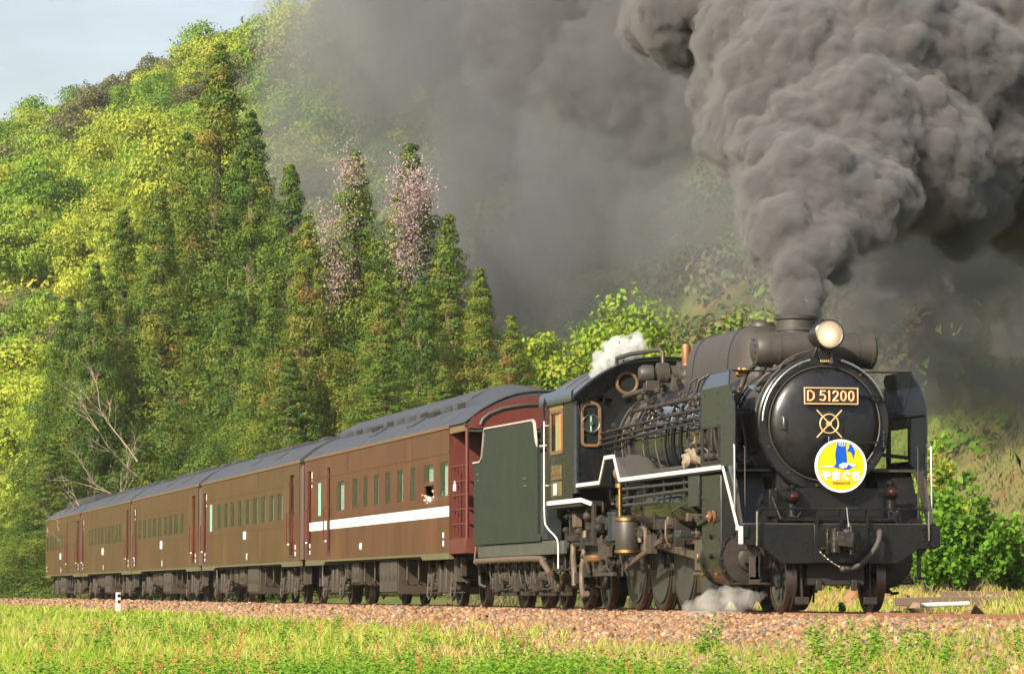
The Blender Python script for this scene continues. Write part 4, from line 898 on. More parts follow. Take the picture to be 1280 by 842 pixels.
# ------------------------------------------------------------------ round headmark
hmx, hmz, hmy = .10, 1.905, .80
hmr = empty('headmark', (hmx,hmy,hmz), 0, 'round yellow headmark with a blue crane and white rim on the smokebox', 'train sign')
def H(name, mb, mat, par=None): return mb.build(name, mat, par or hmr, 0, 35)
HY = flat('headmark_yellow', (.80,.52,.0), .35); HB = flat('headmark_blue', (.0,.07,.48), .35); HW = flat('headmark_white', (.86,.86,.86), .4); HBR = flat('headmark_brown', (.25,.1,.02), .5)
H('disc', MB().cone((0,0,0),(0,.02,0),.345,n=64), HW)
H('rim', MB().lathe([(.318,-.012),(.345,-.014),(.35,0),(.35,.02),(.318,.004)], (0,0,0), (0,1,0), 64, closed=True), HW)
H('yellow_field', MB().cone((0,-.004,0),(0,.001,0),.318,n=64), HY)
def shape(name, poly, mat, d=.007):   # poly in sign pixels (895x842 crop, centre 440,452, radius 335)
    pts = [((a-440)/335*.345, (452-b)/335*.345) for a, b in poly]
    return H(name, MB().prism(pts, -d-.003, -d+.003, 'xz'), mat)
shape('crane_wing', [(395,140),(500,140),(503,225),(512,330),(520,410),(440,420),(395,470),(330,460),(375,425),(362,300),(375,240),(385,200)], HB, .008)
shape('crane_wing', [(560,155),(600,160),(625,215),(620,290),(598,360),(585,300),(560,268),(520,265),(545,215)], HB, .008)
shape('crane_body', [(330,460),(420,420),(520,408),(600,440),(560,485),(500,495),(440,488)], HB, .0085)
shape('crane_breast', [(415,435),(470,410),(530,412),(570,430),(520,440),(515,470),(450,480),(415,462)], HW, .0125)
shape('crane_tail', [(540,420),(590,418),(635,432),(632,452),(600,456),(560,448)], HW, .013)
shape('crane_neck', [(205,460),(240,445),(320,450),(360,458),(330,466),(240,472)], HW, .013)
for (a, b, c) in ((408,140,196),(432,140,204),(456,140,204),(480,140,200)): shape('wing_feather', [(a,b),(a+7,b),(a+12,c),(a+6,c)], HW, .0125)
for (a, b, c) in ((572,158,185),(590,162,215),(606,190,250)): shape('wing_feather', [(a,b),(a+6,b),(a+14,c),(a+8,c)], HW, .0125)
shape('horizon_line', [(150,465),(205,463),(205,470),(150,473)], HW, .0125)
text_obj('lettering', 'やまぐち', .135, HW, (0,-.011,-.135), (math.pi/2,0,0), hmr, .003, .0075, 1.0)
text_obj('small_lettering', 'YAMAGUCHI', .042, HBR, (.0,-.008,-.225), (math.pi/2,0,0), hmr, .001, .0018, 1.0)
H('bracket', MB().box(-.03,.03,.02,.30,.2,.24).box(-.03,.03,.02,.2,-.26,-.22), BLACK)
# ------------------------------------------------------------------ tender
tender = empty('tender', (0,0,0), 0, 'dark green coal tender with white edging coupled behind the locomotive cab', 'tender')
def T(name, mb, mat, bevel=0.0, par=None, smooth=35): return mb.build(name, mat, par or tender, bevel, smooth)
prof = [(13.0,1.08),(18.75,1.08),(18.75,2.50),(18.15,2.50),(18.02,2.56),(17.92,2.74),(17.80,2.98),(17.72,3.05),(13.62,3.02),(13.50,2.98),(13.38,2.74),(13.26,2.62),(13.12,2.58),(12.55,2.58),(12.55,2.55),(13.0,2.55)]
for s in (-1, 1):
    a, b_ = sorted((s*1.40, s*1.385)); T('side_plate', MB().prism(prof, a, b_, 'yz'), TENDERP)
e = MB(); ed = [(18.78,2.52),(18.13,2.52),(18.0,2.58),(17.90,2.76),(17.78,3.02),(17.70,3.08),(13.60,3.05),(13.47,3.0),(13.35,2.74),(13.24,2.64),(13.10,2.60),(12.5,2.60)]
for (ya,za),(yb,zb) in zip(ed[:-1], ed[1:]): e.bar((-1.40,ya,za),(-1.40,yb,zb),.045,.028)
T('white_edging', e, paint('aged_white_edging', (.40,.38,.34), .5, 0, (.22,.19,.15), .5, 5, .1))
T('tank', MB().box(-1.385,1.385,13.05,18.75,1.08,2.45).box(-1.38,1.38,18.70,18.75,2.45,2.5), TENDERP)
T('front_plate', MB().box(-1.38,1.38,13.0,13.04,1.1,2.5).box(-1.38,-.7,13.02,13.06,2.5,2.95).box(.7,1.38,13.02,13.06,2.5,2.95), DARK)
# coal heap
cm = MB(); cr = random.Random(5)
for k in range(260):
    x = cr.uniform(-1.2,1.2); y = cr.uniform(13.6,17.6); z = 2.45+.42*(1-(x/1.3)**2)*cr.uniform(.6,1); r = cr.uniform(.06,.14)
    M = Matrix.Rotation(cr.uniform(0,3), 3, Vector((cr.random(),cr.random(),cr.random()+.1)).normalized()); cm.obox((x,y,z),(r,r*.8,r*.7),M)
o = T('coal_heap', cm, DARK); o['kind'] = 'stuff'
for (y, z) in ((18.35,2.31),(18.33,2.20),(14.25,2.12),(14.22,2.0)): T('lamp_iron', MB().box(-1.412,-1.40,y-.12,y+.12,z-.012,z+.012), STEEL)
T('ladder_rail', MB().tube([(-1.44,12.95,2.72),(-1.44,12.93,1.2)], .016, 6), BLACK)
T('corner_pipe', MB().cone((-1.36,12.9,2.5),(-1.36,12.9,1.15),.06,n=14).box(-1.38,-1.15,12.55,12.95,1.1,2.5), CASING)
T('tender_frame', MB().box(-1.36,-1.30,11.4,18.6,.86,1.07).box(1.30,1.36,11.9,18.6,.86,1.07).box(-1.3,1.3,12.0,18.9,.88,1.04).box(-1.39,-1.34,12.0,12.9,.86,1.08), paint('frame_grey_green', (.06,.065,.055), .45, .1, (.12,.1,.07), .6, 2.5, .15), .006)
T('long_pipe', MB().tube(smoothpts([(-1.38,18.5,.78),(-1.38,18.2,.80),(-1.38,13.4,.80),(-1.38,12.9,.74),(-1.38,12.3,.55)], 5), .05, 12).tube([(-1.40,18.55,1.05),(-1.42,18.55,.85),(-1.40,18.35,.78)], .018, 8), RUST)
T('tool_step', MB().box(-1.38,-1.15,11.9,12.25,.60,.64), BLACK)
def axlebox(par, x, y, mats, r=.43):
    s = -1 if x < 0 else 1; X = lambda a, b_: tuple(sorted((s*a, s*b_)))
    o = T('axle_box', MB().box(*X(.98,1.22), y-.13, y+.13, r-.16, r+.16).box(*X(1.2,1.26), y-.09, y+.09, r-.12, r+.08).cone((s*1.26,y,r-.02),(s*1.28,y,r-.02),.06,n=12), mats[0], .02, par)
    T('axle_spring', MB().box(*X(1.02,1.14), y-.42, y+.42, r+.22, r+.25).box(*X(1.02,1.14), y-.33, y+.33, r+.25, r+.28).box(*X(1.02,1.14), y-.2, y+.2, r+.28, r+.32).box(*X(1.0,1.16), y-.05, y+.05, r+.16, r+.36), mats[1], .004, par)
    for q in (-.42, .42): T('spring_hanger', MB().box(*X(1.04,1.12), y+q-.025, y+q+.025, r+.02, r+.24).cone((s*1.0,y+q,r+.22),(s*1.17,y+q,r+.22),.03,n=8), mats[1], .004, par)
    for q in (-.2, .2): T('horn_guide', MB().box(*X(1.03,1.12), y+q-.045, y+q+.045, r-.22, r+.2), mats[0], .008, par)
tb = []
def tender_bogie(yc):
    bg_ = empty('bogie', (0,yc,0)); bg_.parent = tender
    kids = []
    for s in (-1, 1):
        fr = MB(); X = lambda a, b_: tuple(sorted((s*a, s*b_)))
        fr.box(*X(.98,1.08), -1.45, 1.45, .62, .74); fr.box(*X(1.0,1.09), -1.4, 1.4, .20, .27)
        for y in (-1.3,-.5,.5,1.3): fr.box(*X(1.0,1.10), y-.06, y+.06, .24, .70)
        o = T('bogie_frame', fr, GRIME, .01, bg_)
        for y in (-.85, .85): axlebox(bg_, s*1.0, y, (GRIME2, GRIME), .43)
        T('coil_spring', MB().tube([(s*1.10+.06*math.cos(a*.9), .0+.06*math.sin(a*.9), .34+a*.0068) for a in range(0,44)], .016, 6), GRIME, 0, bg_)
        T('brake_cylinder', MB().cone((s*1.15,-.2,.52),(s*1.15,.25,.52),.09,n=16).cone((s*1.15,.25,.52),(s*1.15,.5,.5),.025,n=8), GRIME2, .008, bg_)
        T('brake_rigging', MB().bar((s*1.14,-1.2,.33),(s*1.14,1.2,.30),.03,.03).bar((s*1.12,-.45,.8),(s*1.12,-.4,.25),.03,.04).bar((s*1.12,.45,.8),(s*1.12,.4,.25),.03,.04), GRIME, 0, bg_)
        for y in (-.85, .85): 
            w = wheel('bogie_wheel', .43, .13, 9, y, s, tender); w.location.y = yc+y
    T('bolster', MB().box(-1.0,1.0,-.25,.25,.55,.82).cone((-.6,-.85,.43),(.6,-.85,.43),.08,n=12).cone((-.6,.85,.43),(.6,.85,.43),.08,n=12), DARK, .01, bg_)
    return bg_
tender_bogie(13.75); tender_bogie(17.0)
for y in (12.6,13.1,14.2,14.9,15.4,15.9,16.3,17.2,18.0):
    T('frame_bracket', MB().box(-1.16,-1.08,y-.04,y+.04,.45,.86), GRIME2, .006)
    T('vertical_pipe', MB().tube([(-1.22,y+.2,.86),(-1.22,y+.2,.6),(-1.2,y+.12,.4)], .015, 6), GRIME2)
for y in (12.8,13.6,14.7,15.6,16.6,17.6): T('water_box', MB().box(-1.12,-.9,y-.22,y+.22,.42,.8), GRIME, .02)
P('cab_coupling_hose', MB().tube(smoothpts([(-1.1,12.3,1.0),(-1.15,12.4,.5),(-1.15,12.7,.35),(-1.1,13.0,.7)]), .04, 8), RUST)

# ------------------------------------------------------------------ coaches
def coach_mat(name, base, dirt):
    t = NT(name)
    st = t.noise(1.0, 5, .65, vec=t.mapped((3,9,.35))); st2 = t.noise(1.0, 3, .6, vec=t.mapped((3,40,.6))); big = t.noise(.6, 3, .6)
    f = t.math('ADD', t.math('MULTIPLY', st, .6), t.math('ADD', t.math('MULTIPLY', st2, .25), t.math('MULTIPLY', big, .3)))
    t.set('Base Color', t.ramp(f, [(.50,base),(.60,dirt),(.70,tuple(x*1.35 for x in dirt))])); t.set('Roughness', .36); t.set('Specular IOR Level', .45)
    h = t.noise(1.0, 3, .5, vec=t.mapped((2,22,.3))); h2 = t.noise(.9, 2, .5); t.bump(t.math('ADD', h, t.math('MULTIPLY', h2, 1.5)), .12, .01); return t.m
CBODY = coach_mat('coach_brown', (.068,.020,.012), (.094,.034,.018))
CBODY2 = coach_mat('coach_olive_brown', (.058,.024,.012), (.086,.041,.017))
CRED = paint('coach_end_maroon', (.098,.020,.015), .4, 0, (.075,.033,.022), .4, 2.0, .08, streak=.2)
DOORM = paint('door_maroon', (.12,.022,.018), .38, 0, (.09,.03,.02), .3, 3.0, .05)
CROOF = paint('roof_grey', (.034,.035,.041), .45, 0, (.058,.056,.056), .5, 1.2, .15, streak=.0)
CROOFD = paint('roof_dark_grey', (.03,.03,.034), .5, 0, (.055,.052,.05), .5, 2, .15)
EAVE = paint('eave_tan', (.17,.10,.045), .5, 0, (.12,.08,.04), .5, 3, .1)
SILL = paint('sill_green_brown', (.10,.095,.045), .5, 0, (.12,.08,.04), .5, 3, .1)
CGLASS = glass('coach_glass', (.05,.10,.07), .03, .30)  # green tint stands in for greenery reflected in and seen through the panes
CURT = flat('pale_curtain', (.62,.82,.68), .7)
CYAN = flat('frosted_cyan_pane', (.28,.62,.56), .25)
CWHITE = flat('coach_white_line', (.85,.84,.82), .4)
UFB = paint('underframe_brown', (.028,.018,.012), .55, 0, (.060,.038,.024), .6, 4.0, .2)
UFG = paint('underframe_grey', (.058,.046,.034), .55, .1, (.022,.016,.012), .6, 5.0, .2)
HW_ = 1.43
def arch(x, ze, zt, hw=1.46, p=2.2): return ze + (zt-ze)*(1-(abs(x)/hw)**p)
def make_coach(y0, y1, label, wins, wz, doors, cyan=(), bands=False, cler=None, body=CBODY, deck=False, boards=(), zt=3.95, openwin=None, marks=()):
    root = empty('passenger_coach', (0,(y0+y1)/2,0), 0, label, 'railway coach', 'brown coaches behind the tender'); yc = (y0+y1)/2
    def Cc(name, mb, mat, bevel=0, par=None, smooth=35):
        mb.v = [(x,y-yc,z) for x,y,z in mb.v] if par is None or par.parent is not None or par is root else mb.v
        return mb.build(name, mat, par or root, bevel, smooth)
    z0, z1 = .98, 3.22; wb, wt = wz
    for s in (-1, 1):
        m = MB(); X = tuple(sorted((s*HW_, s*(HW_-.05)))); op = sorted([(a, b_, wb, wt) for a, b_ in wins] + [(a, b_, 1.12, 2.98) for a, b_ in doors] + [(a, b_, wb-.02, wt+.02) for a, b_ in cyan])
        y = y0
        for a, b_, zb, zt_ in op:
            m.box(*X, y, a, z0, z1); m.box(*X, a, b_, z0, zb); m.box(*X, a, b_, zt_, z1); y = b_
        m.box(*X, y, y1, z0, z1); Cc('body_side', m, body)
        tr = MB()
        for z, w in ((wt+.13,.018),(wb-.10,.03)):
            segs = [y0]+[q for d in sorted(doors) for q in d]+[y1]
            for k in range(0, len(segs), 2): tr.box(*sorted((s*HW_, s*(HW_+.008))), segs[k]+.02, segs[k+1]-.02, z-w, z+w)
        Cc('waist_rail', tr, body)
        Cc('eave', MB().box(*sorted((s*1.40, s*(HW_+.025))), y0-.02, y1+.02, z1, z1+.06), EAVE, .008)
        sl = MB(); sl.box(*sorted((s*1.34, s*(HW_-.004))), y0, y1, z0-.05, z0)
        for a, b_ in ((y0, y0+3.0), (y1-3.0, y1)): sl.prism([(a,.93),(b_,.93),(b_-.15 if a == y0 else b_,.86),(a if a == y0 else a+.15,.86)], s*1.34, s*(HW_-.004), 'yz')
        Cc('sill', sl, SILL)
        for i, (a, b_) in enumerate(wins):
            fr = MB(); q = .03; xx = tuple(sorted((s*(HW_-.03), s*(HW_-.003))))
            fr.box(*xx, a, a+q, wb, wt); fr.box(*xx, b_-q, b_, wb, wt); fr.box(*xx, a+q, b_-q, wb, wb+q*1.4); fr.box(*xx, a+q, b_-q, wt-q, wt)
            ow = openwin is not None and i == openwin and s < 0
            lo = wb+.32 if ow else wb
            if ow: fr.box(*xx, a+q, b_-q, lo-.05, lo+.02)
            f = Cc('window', fr, body)
            Cc('pane', MB().box(*sorted((s*(HW_-.016), s*(HW_-.011))), a+q, b_-q, lo, wt-q), CGLASS, 0, f)
            cu = MB(); w = (b_-a)
            cw_ = w*(.72 if (i*7) % 3 else .5) if s < 0 else w*.2; n = 10; vs = []; fs = []
            ya = b_-.02; 
            for k in range(n+1):
                yy = ya - cw_*k/n; xk = s*(HW_-.10-.02*math.sin(k*1.9)); vs += [(xk, yy-.0, lo+.03), (xk, yy-cw_*.12*(k/n), wt-.04)]
            fs = [(2*k,2*k+1,2*k+3,2*k+2) for k in range(n)]; cu.add(vs, fs); Cc('curtain', cu, CURT, 0, f)
        for a, b_ in cyan: Cc('toilet_window', MB().box(*sorted((s*(HW_-.02), s*(HW_-.008))), a, b_, wb-.02, wt+.02), CYAN)
        for a, b_ in doors:
            d = Cc('door', MB().box(*sorted((s*(HW_-.10), s*(HW_-.07))), a, b_, 1.0, 2.98), DOORM)
            Cc('door_pane', MB().box(*sorted((s*(HW_-.068), s*(HW_-.064))), a+.12, b_-.12, 2.05, 2.75), DARK, 0, d)
            Cc('door_step', MB().box(*sorted((s*(HW_-.1), s*(HW_+.02))), a+.03, b_-.03, 1.08, 1.11), UFG)
            for q in (a-.10, b_+.10):
                Cc('door_rail', MB().tube([(s*HW_,q,2.12),(s*(HW_+.06),q,2.10),(s*(HW_+.06),q,1.42),(s*HW_,q,1.40)], .014, 6), DOORM)
            Cc('door_bracket', MB().box(*sorted((s*(HW_+.0), s*(HW_+.03))), b_+.08, b_+.12, 1.36, 1.40), CWHITE)
    for k in range(1, int((y1-y0)/2.4)): 
        yy = y0+k*2.4
        if not any(a-.1 < yy < b_+.1 for a, b_ in list(wins)+list(doors)+list(cyan)): Cc('panel_seam', MB().box(-HW_-.004,-HW_,yy-.008,yy+.008,z0+.02,wb-.15).box(-HW_-.004,-HW_,yy-.008,yy+.008,wt+.17,z1-.03), body)
    # interior
    Cc('floor', MB().box(-1.38,1.38,y0+.05,y1-.05,1.10,1.15), DARK); Cc('inner_ceiling', MB().box(-1.38,1.38,y0+.05,y1-.05,2.95,2.98), UFB)
    Cc('end_partition', MB().box(-1.38,1.38,y0+.01,y0+.05,1.0,3.22).box(-1.38,1.38,y1-.05,y1-.01,1.0,3.22), CRED)
    for k in range(int((y1-y0-3)/1.5)):
        yy = y0+2.0+k*1.5
        for s in (-1,1): Cc('seat', MB().box(*sorted((s*.35, s*1.3)), yy, yy+.12, 1.2, 2.0), DOORM, .02)
    # roof
    xs_ = [-1.46+2.92*i/24 for i in range(25)]; e0 = y0-(1.55 if deck else 0)
    top = [(x, arch(x, 3.26, zt)) for x in xs_]
    Cc('roof', MB().prism(top+[(1.40,3.24),(-1.40,3.24)], e0, y1+.02, 'xz'), CROOF)
    if cler == 'monitor':
        cy0, cy1 = (y0+.3, y1-1.2); xs2 = [-.80+1.6*i/16 for i in range(17)]; m = MB(); n = len(xs2); rings = []
        for y, k in ((cy0-.9,.30),(cy0-.45,.7),(cy0,.97),(cy0+.3,1),(cy1-.3,1),(cy1,.97),(cy1+.5,.7),(cy1+1.0,.3)):
            rings.append([(x, y, arch(x,3.26,zt)*(1-k)+k*max(arch(x,3.26,zt), 3.70+.42*(1-(abs(x)/1.05)**2.4)*1.0)+.004) for x in xs2])
        vs = [p for r_ in rings for p in r_]; m.add(vs, [(i*n+j,i*n+j+1,(i+1)*n+j+1,(i+1)*n+j) for i in range(len(rings)-1) for j in range(n-1)])
        mb2 = MB(); mb2.prism([(-.82,3.62),(-.82,3.80),(-.78,3.86),(-.4,3.99+.06),(0,4.10),(.4,4.05),(.78,3.86),(.82,3.80),(.82,3.62)], y0+1.2, y1-1.2, 'xz')
        c = Cc('clerestory', mb2, CROOF)
        Cc('clerestory_end', MB().add([(-.82,y0+1.2,3.62),(-.82,y0+1.2,3.80),(-.4,y0+1.2,4.05),(0,y0+1.2,4.10),(.4,y0+1.2,4.05),(.82,y0+1.2,3.80),(.82,y0+1.2,3.62),(-.8,e0+.25,3.55),(-.4,e0+.15,3.80),(0,e0+.15,3.86),(.4,e0+.15,3.80),(.8,e0+.25,3.55)],
           [(0,7,8,2,1),(2,8,9,3),(3,9,10,4),(4,10,11,6,5)]), CROOF, smooth=60)
        for k in range(int((y1-y0-3)/1.35)):
            yy = y0+1.7+k*1.35
            Cc('clerestory_light', MB().box(-.836,-.822,yy,yy+.7,3.66,3.78), CROOFD if k % 3 else DARK, 0, None)
        for yy in (y0+4.2, y0+11): Cc('roof_louvre', MB().box(-.95,-.835,yy,yy+.8,3.58,3.72), DARK)
    elif cler == 'slats':
        Cc('roof_monitor', MB().prism([(-.75,3.7),(-.75,3.92),(-.5,4.03),(.5,4.03),(.75,3.92),(.75,3.7)], y0+1.0, y1-2.5, 'xz'), CROOFD)
        for k in range(9): Cc('monitor_window', MB().box(-.765,-.752,y0+1.5+k*1.5,y0+2.2+k*1.5,3.76,3.88), UFG)
    else:
        for k in range(6):
            yy = y0+1.6+k*(y1-y0-3)/5.5
            Cc('roof_ventilator', MB().prism([(-.22,zt-.10),(-.22,zt+.08),(-.12,zt+.14),(.12,zt+.14),(.22,zt+.08),(.22,zt-.10)], yy, yy+.75, 'xz'), CROOFD, .01)
        Cc('roof_housing', MB().prism([(-.7,zt-.25),(-.7,zt-.02),(-.4,zt+.06),(.4,zt+.06),(.7,zt-.02),(.7,zt-.25)], (y0+y1)/2-3, (y0+y1)/2+3, 'xz'), CROOF, .01)
    for yy in (y0+5.2, y0+9.8): Cc('side_vent', MB().prism([(-1.2,3.40),(-1.2,3.50),(-.95,3.66),(-.95,3.55)], yy, yy+.8, 'xz'), CROOFD)
    # gangway
    if not deck: Cc('gangway', MB().box(-.45,.45,y0-.42,y0,1.0,3.1).box(-1.40,-1.36,y0-.38,y0,1.0,3.15), paint('bellows_grey', (.09,.06,.055), .6, 0, (.13,.09,.08), .4, 4, .3) if 'bellows_grey' not in MAT else MAT['bellows_grey'], .01)
    Cc('gangway', MB().box(-.45,.45,y1,y1+.42,1.0,3.1).box(-1.40,-1.36,y1,y1+.30,1.0,3.15), MAT.get('bellows_grey') or paint('bellows_grey', (.09,.06,.055), .6, 0, (.13,.09,.08), .4, 4, .3), .01)
    if bands:
        a, b_ = y0+.02, y1-.65; segs = [a]+[q for d in doors if d[1] < b_ and d[0] > a for q in (d[0]+.0, d[1]-.0)]+[b_]
        m = MB()
        for k in range(0, len(segs), 2): m.box(-HW_-.0025,-HW_,segs[k],segs[k+1],1.63,1.82)
        Cc('white_stripe', m, CWHITE)
    for (y, z, h, w) in boards: Cc('destination_board', MB().box(-HW_-.02,-HW_-.002,y-w/2,y+w/2,z-h/2,z+h/2), CWHITE, .003)
    for (txt, y, z, sz) in marks: text_obj('car_number', txt, sz, CWHITE, (-HW_-.004, y-yc, z), (math.pi/2,0,-math.pi/2), root, .001, .004)
    for y in (y0+.6, y1-.75):
        for z in (1.15,1.3): Cc('white_mark', MB().box(-HW_-.003,-HW_-.0005,y-.07,y+.07,z-.05,z+.05), CWHITE)
    Cc('white_mark', MB().box(-HW_-.003,-HW_-.0005,y1-1.1,y1-1.0,2.75,2.95).box(-HW_-.003,-HW_-.0005,y1-1.15,y1-.95,2.9,2.92), CWHITE)
    Cc('white_mark', MB().box(-HW_-.003,-HW_-.0005,y1-1.1,y1-1.0,2.6,2.66), CWHITE)
    # underframe
    Cc('centre_sill', MB().box(-.35,.35,y0,y1,.62,.97).box(-1.30,1.30,y0+.1,y1-.1,.90,.97), DARK)
    br = random.Random(int(y0*10))
    boxes = [(8.0,10.1,1.31,.70),(11.4,12.4,1.22,.5),(13.0,13.7,1.2,.45)] if not deck else [(6.4,8.5,1.32,.70),(11.6,12.6,1.25,.5)]
    for (a, b_, xo, h) in boxes:
        if y0+b_ > y1-4: continue
        Cc('equipment_box', MB().box(-xo+.04,-.5,y0+a,y0+b_,.92-h,.90), UFB, .015)
        n = max(2, int((b_-a)/.5))
        for k in range(n):
            yy = y0+a+(k+.5)*(b_-a)/n; w = (b_-a)/n*.42
            Cc('box_door', MB().box(-xo,-xo+.045,yy-w,yy+w,.97-h,.86), UFG, .006)
            Cc('box_vent', MB().box(-xo-.012,-xo,yy-w*.5,yy+w*.5,.70-h*.3,.80-h*.3), UFB, .003)
        Cc('equipment_box', MB().box(.5,xo-.04,y0+a,y0+b_,.92-h,.90), UFB, .015)
    for k in range(8):
        yy = y0+4.2+k*(y1-y0-8.4)/7.5; r = br.uniform(.08,.16)
        Cc('air_tank', MB().cone((-br.uniform(.7,1.0),yy,.72),(-.4,yy,.72),r,n=14), UFG if k % 2 else UFB, .01)
        Cc('underframe_pipe', MB().tube([(-1.2,yy+.3,.9),(-1.2,yy+.32,.5),(-1.15,yy+.5,.42),(-.9,yy+.5,.4)], .02, 6), UFG)
    # bogies
    for yb in (y0+3.0 if not deck else y0+1.9, y1-3.0):
        bo = empty('bogie', (0,yb-yc,0)); bo.parent = root
        for s in (-1, 1):
            X = lambda a, b_: tuple(sorted((s*a, s*b_)))
            fr = MB().prism([(-1.75,.50),(-1.6,.62),(-1.0,.70),(-.5,.60),(.5,.60),(1.0,.70),(1.6,.62),(1.75,.50),(1.75,.42),(1.5,.50),(-1.5,.50),(-1.75,.42)], s*1.00, s*1.10, 'yz')
            fr.build('bogie_frame', UFB, bo, .01)
            for yy in (-1.22, 1.22):
                MB().box(*X(1.02,1.24), yy-.14, yy+.14, .30, .60).cone((s*1.24,yy,.45),(s*1.27,yy,.45),.08,n=14).build('axle_box', UFG, bo, .02)
                for q in (-.24,.24): MB().lathe([(.06,.30),(.07,.32),(.05,.36),(.07,.40),(.05,.44),(.07,.48),(.05,.52),(.07,.56)], (s*1.12,yy+q,.08), (0,0,1), 10).build('coil_spring', UFB, bo)
                MB().tube([(s*1.2,yy-.3,.62),(s*1.24,yy-.2,.2),(s*1.24,yy,.12),(s*1.24,yy+.2,.2),(s*1.2,yy+.3,.62)], .022, 6).build('safety_loop', UFG, bo)
                w = wheel('coach_wheel', .43, .13, 6, yy, s, bo)
            for q in (-.3,.3): MB().box(*X(1.06,1.22), q-.1, q+.1, .25, .78).build('bolster_spring', UFG, bo, .02)
            MB().box(*X(1.10,1.2), -1.9, -1.55, .55, .9).box(*X(1.1,1.18), -1.8, 1.8, .24, .27).build('brake_beam', UFB, bo, .01)
            MB().bar((s*1.15,-.75,.85),(s*1.15,-.7,.28),.05,.05).bar((s*1.15,.75,.85),(s*1.15,.7,.28),.05,.05).build('brake_lever', UFB, bo)
        MB().box(-1.1,1.1,-.3,.3,.5,.86).cone((-.6,-1.22,.43),(.6,-1.22,.43),.07,n=12).cone((-.6,1.22,.43),(.6,1.22,.43),.07,n=12).build('bolster', DARK, bo, .01)
    Cc('end_pipes', MB().tube([(-.9,y0-.1,.9),(-.9,y0-.2,.4),(-.8,y0-.3,.35)], .03, 6).box(-1.25,-1.1,y0+.2,y0+.5,.45,.9).tube([(-1.05,y1+.1,.9),(-1.05,y1+.2,.4),(-.9,y1+.3,.35)], .03, 6), UFG)
    return root, Cc
wpairs = [(36.84,37.48)]
c1w = [(21.12,22.0),(22.62,23.65),(24.63,25.25),(26.03,26.70),(27.49,28.10),(28.89,29.56),(30.32,30.93),(31.71,32.34),(33.45,34.56)]
coach1, C1 = make_coach(21.0, 39.25, 'brown coach with a white waist stripe and an open end deck behind the tender', c1w, (1.97,2.66), [(35.5,35.95),(38.35,38.9)], [(36.84,37.3)], True, 'monitor', CBODY, True, (), 3.85, 1, (('4001',31.2,1.20,.20),))
# open observation deck
d0, d1 = 19.45, 21.0
C1('deck_floor', MB().box(-1.40,1.40,d0,d1,1.02,1.10), UFB)
C1('deck_skirt', MB().box(-1.42,1.42,d0-.02,d0+.02,.95,1.20).box(-1.43,-1.40,d0+.02,d1,.95,1.20).box(1.40,1.43,d0+.02,d1,.95,1.2), CRED, .005)
C1('deck_wall', MB().box(-1.38,-.55,d1-.06,d1-.01,1.1,3.2).box(.55,1.38,d1-.06,d1-.01,1.1,3.2), CRED)
C1('deck_doorway', MB().box(-.55,.55,d1-.05,d1-.02,1.1,3.2), DARK)
for s in (-1, 1): C1('deck_post', MB().cone((s*1.385,d0+.03,1.1),(s*1.385,d0+.03,3.16),.035,n=12), CRED)
for z in (2.52,2.24,2.0,1.74,1.48,1.22):
    C1('deck_rail', MB().box(-1.40,-1.36,d0+.03,d1,z-.014,z+.014).box(-1.38,1.38,d0,d0+.04,z-.014,z+.014).box(1.36,1.40,d0+.03,d1,z-.014,z+.014), CRED)
for k in range(5): C1('rail_baluster', MB().box(-1.405,-1.37,d0+.35+k*.32,d0+.375+k*.32,1.2,2.54), CRED)
for k in range(11): C1('rail_baluster', MB().box(-1.25+k*.25,-1.225+k*.25,d0-.005,d0+.03,1.2,2.54), CRED)
C1('deck_lamp', MB().box(-1.42,-1.38,20.55,20.68,2.08,2.20).box(-1.41,-1.39,20.6,20.63,2.2,2.26), CWHITE)
# end panel above the deck, with dark arched rims
xs_ = [-1.44+2.88*i/24 for i in range(25)]
pan = [(x, arch(x,3.24,3.74,1.46,2.3)) for x in xs_ if abs(x) < 1.42] ; C1('end_panel', MB().prism([(-1.40,3.16)]+pan+[(1.40,3.16)], d0-.03, d0+.10, 'xz'), CRED)
C1('end_panel_lower', MB().box(-1.38,1.38,d0+.0,d0+.06,3.10,3.17), SOOT)
C1('inner_rim', MB().tube([(-1.16,d0-.04,3.22),(-1.12,d0-.04,3.32),(-1.0,d0-.04,3.42),(-.75,d0-.04,3.52),(-.4,d0-.04,3.58),(0,d0-.04,3.60),(.4,d0-.04,3.58),(.75,d0-.04,3.52),(1.0,d0-.04,3.42),(1.12,d0-.04,3.32),(1.16,d0-.04,3.22)], .035, 8).tube([(-1.44,d0,3.22),(-1.16,d0,3.22)],.025,6), SOOT)
C1('roof_rim', MB().tube([(x, d0-.01, arch(x,3.25,3.84)) for x in xs_], .022, 8), CROOF)
C1('deck_side_header', MB().box(-1.42,-1.38,d0+.02,d1,3.12,3.24), EAVE)
def even(a, b_, n, fill=.66):
    p = (b_-a)/(n-1+fill); return [(a+k*p, a+k*p+p*fill) for k in range(n)]
make_coach(40.25, 59.35, 'brown coach coupled behind the white-striped coach, second in the train', even(43.05,55.95,9,.55), (1.93,2.63), [(41.05,41.85),(58.4,59.1)], [(57.0,57.55)], False, None, CBODY2, False, ((50.0,1.70,.20,.42),), 3.88, None, (('48',49.6,1.15,.24),))
make_coach(60.3, 78.9, 'middle brown coach of the train, third behind the tender', even(63.9,76.9,9,.6), (1.93,2.58), [(61.0,61.8),(77.5,78.1)], [], False, None, CBODY2, False, ((69.9,1.70,.24,.5),), 3.88, None, (('38',69.7,1.13,.24),))
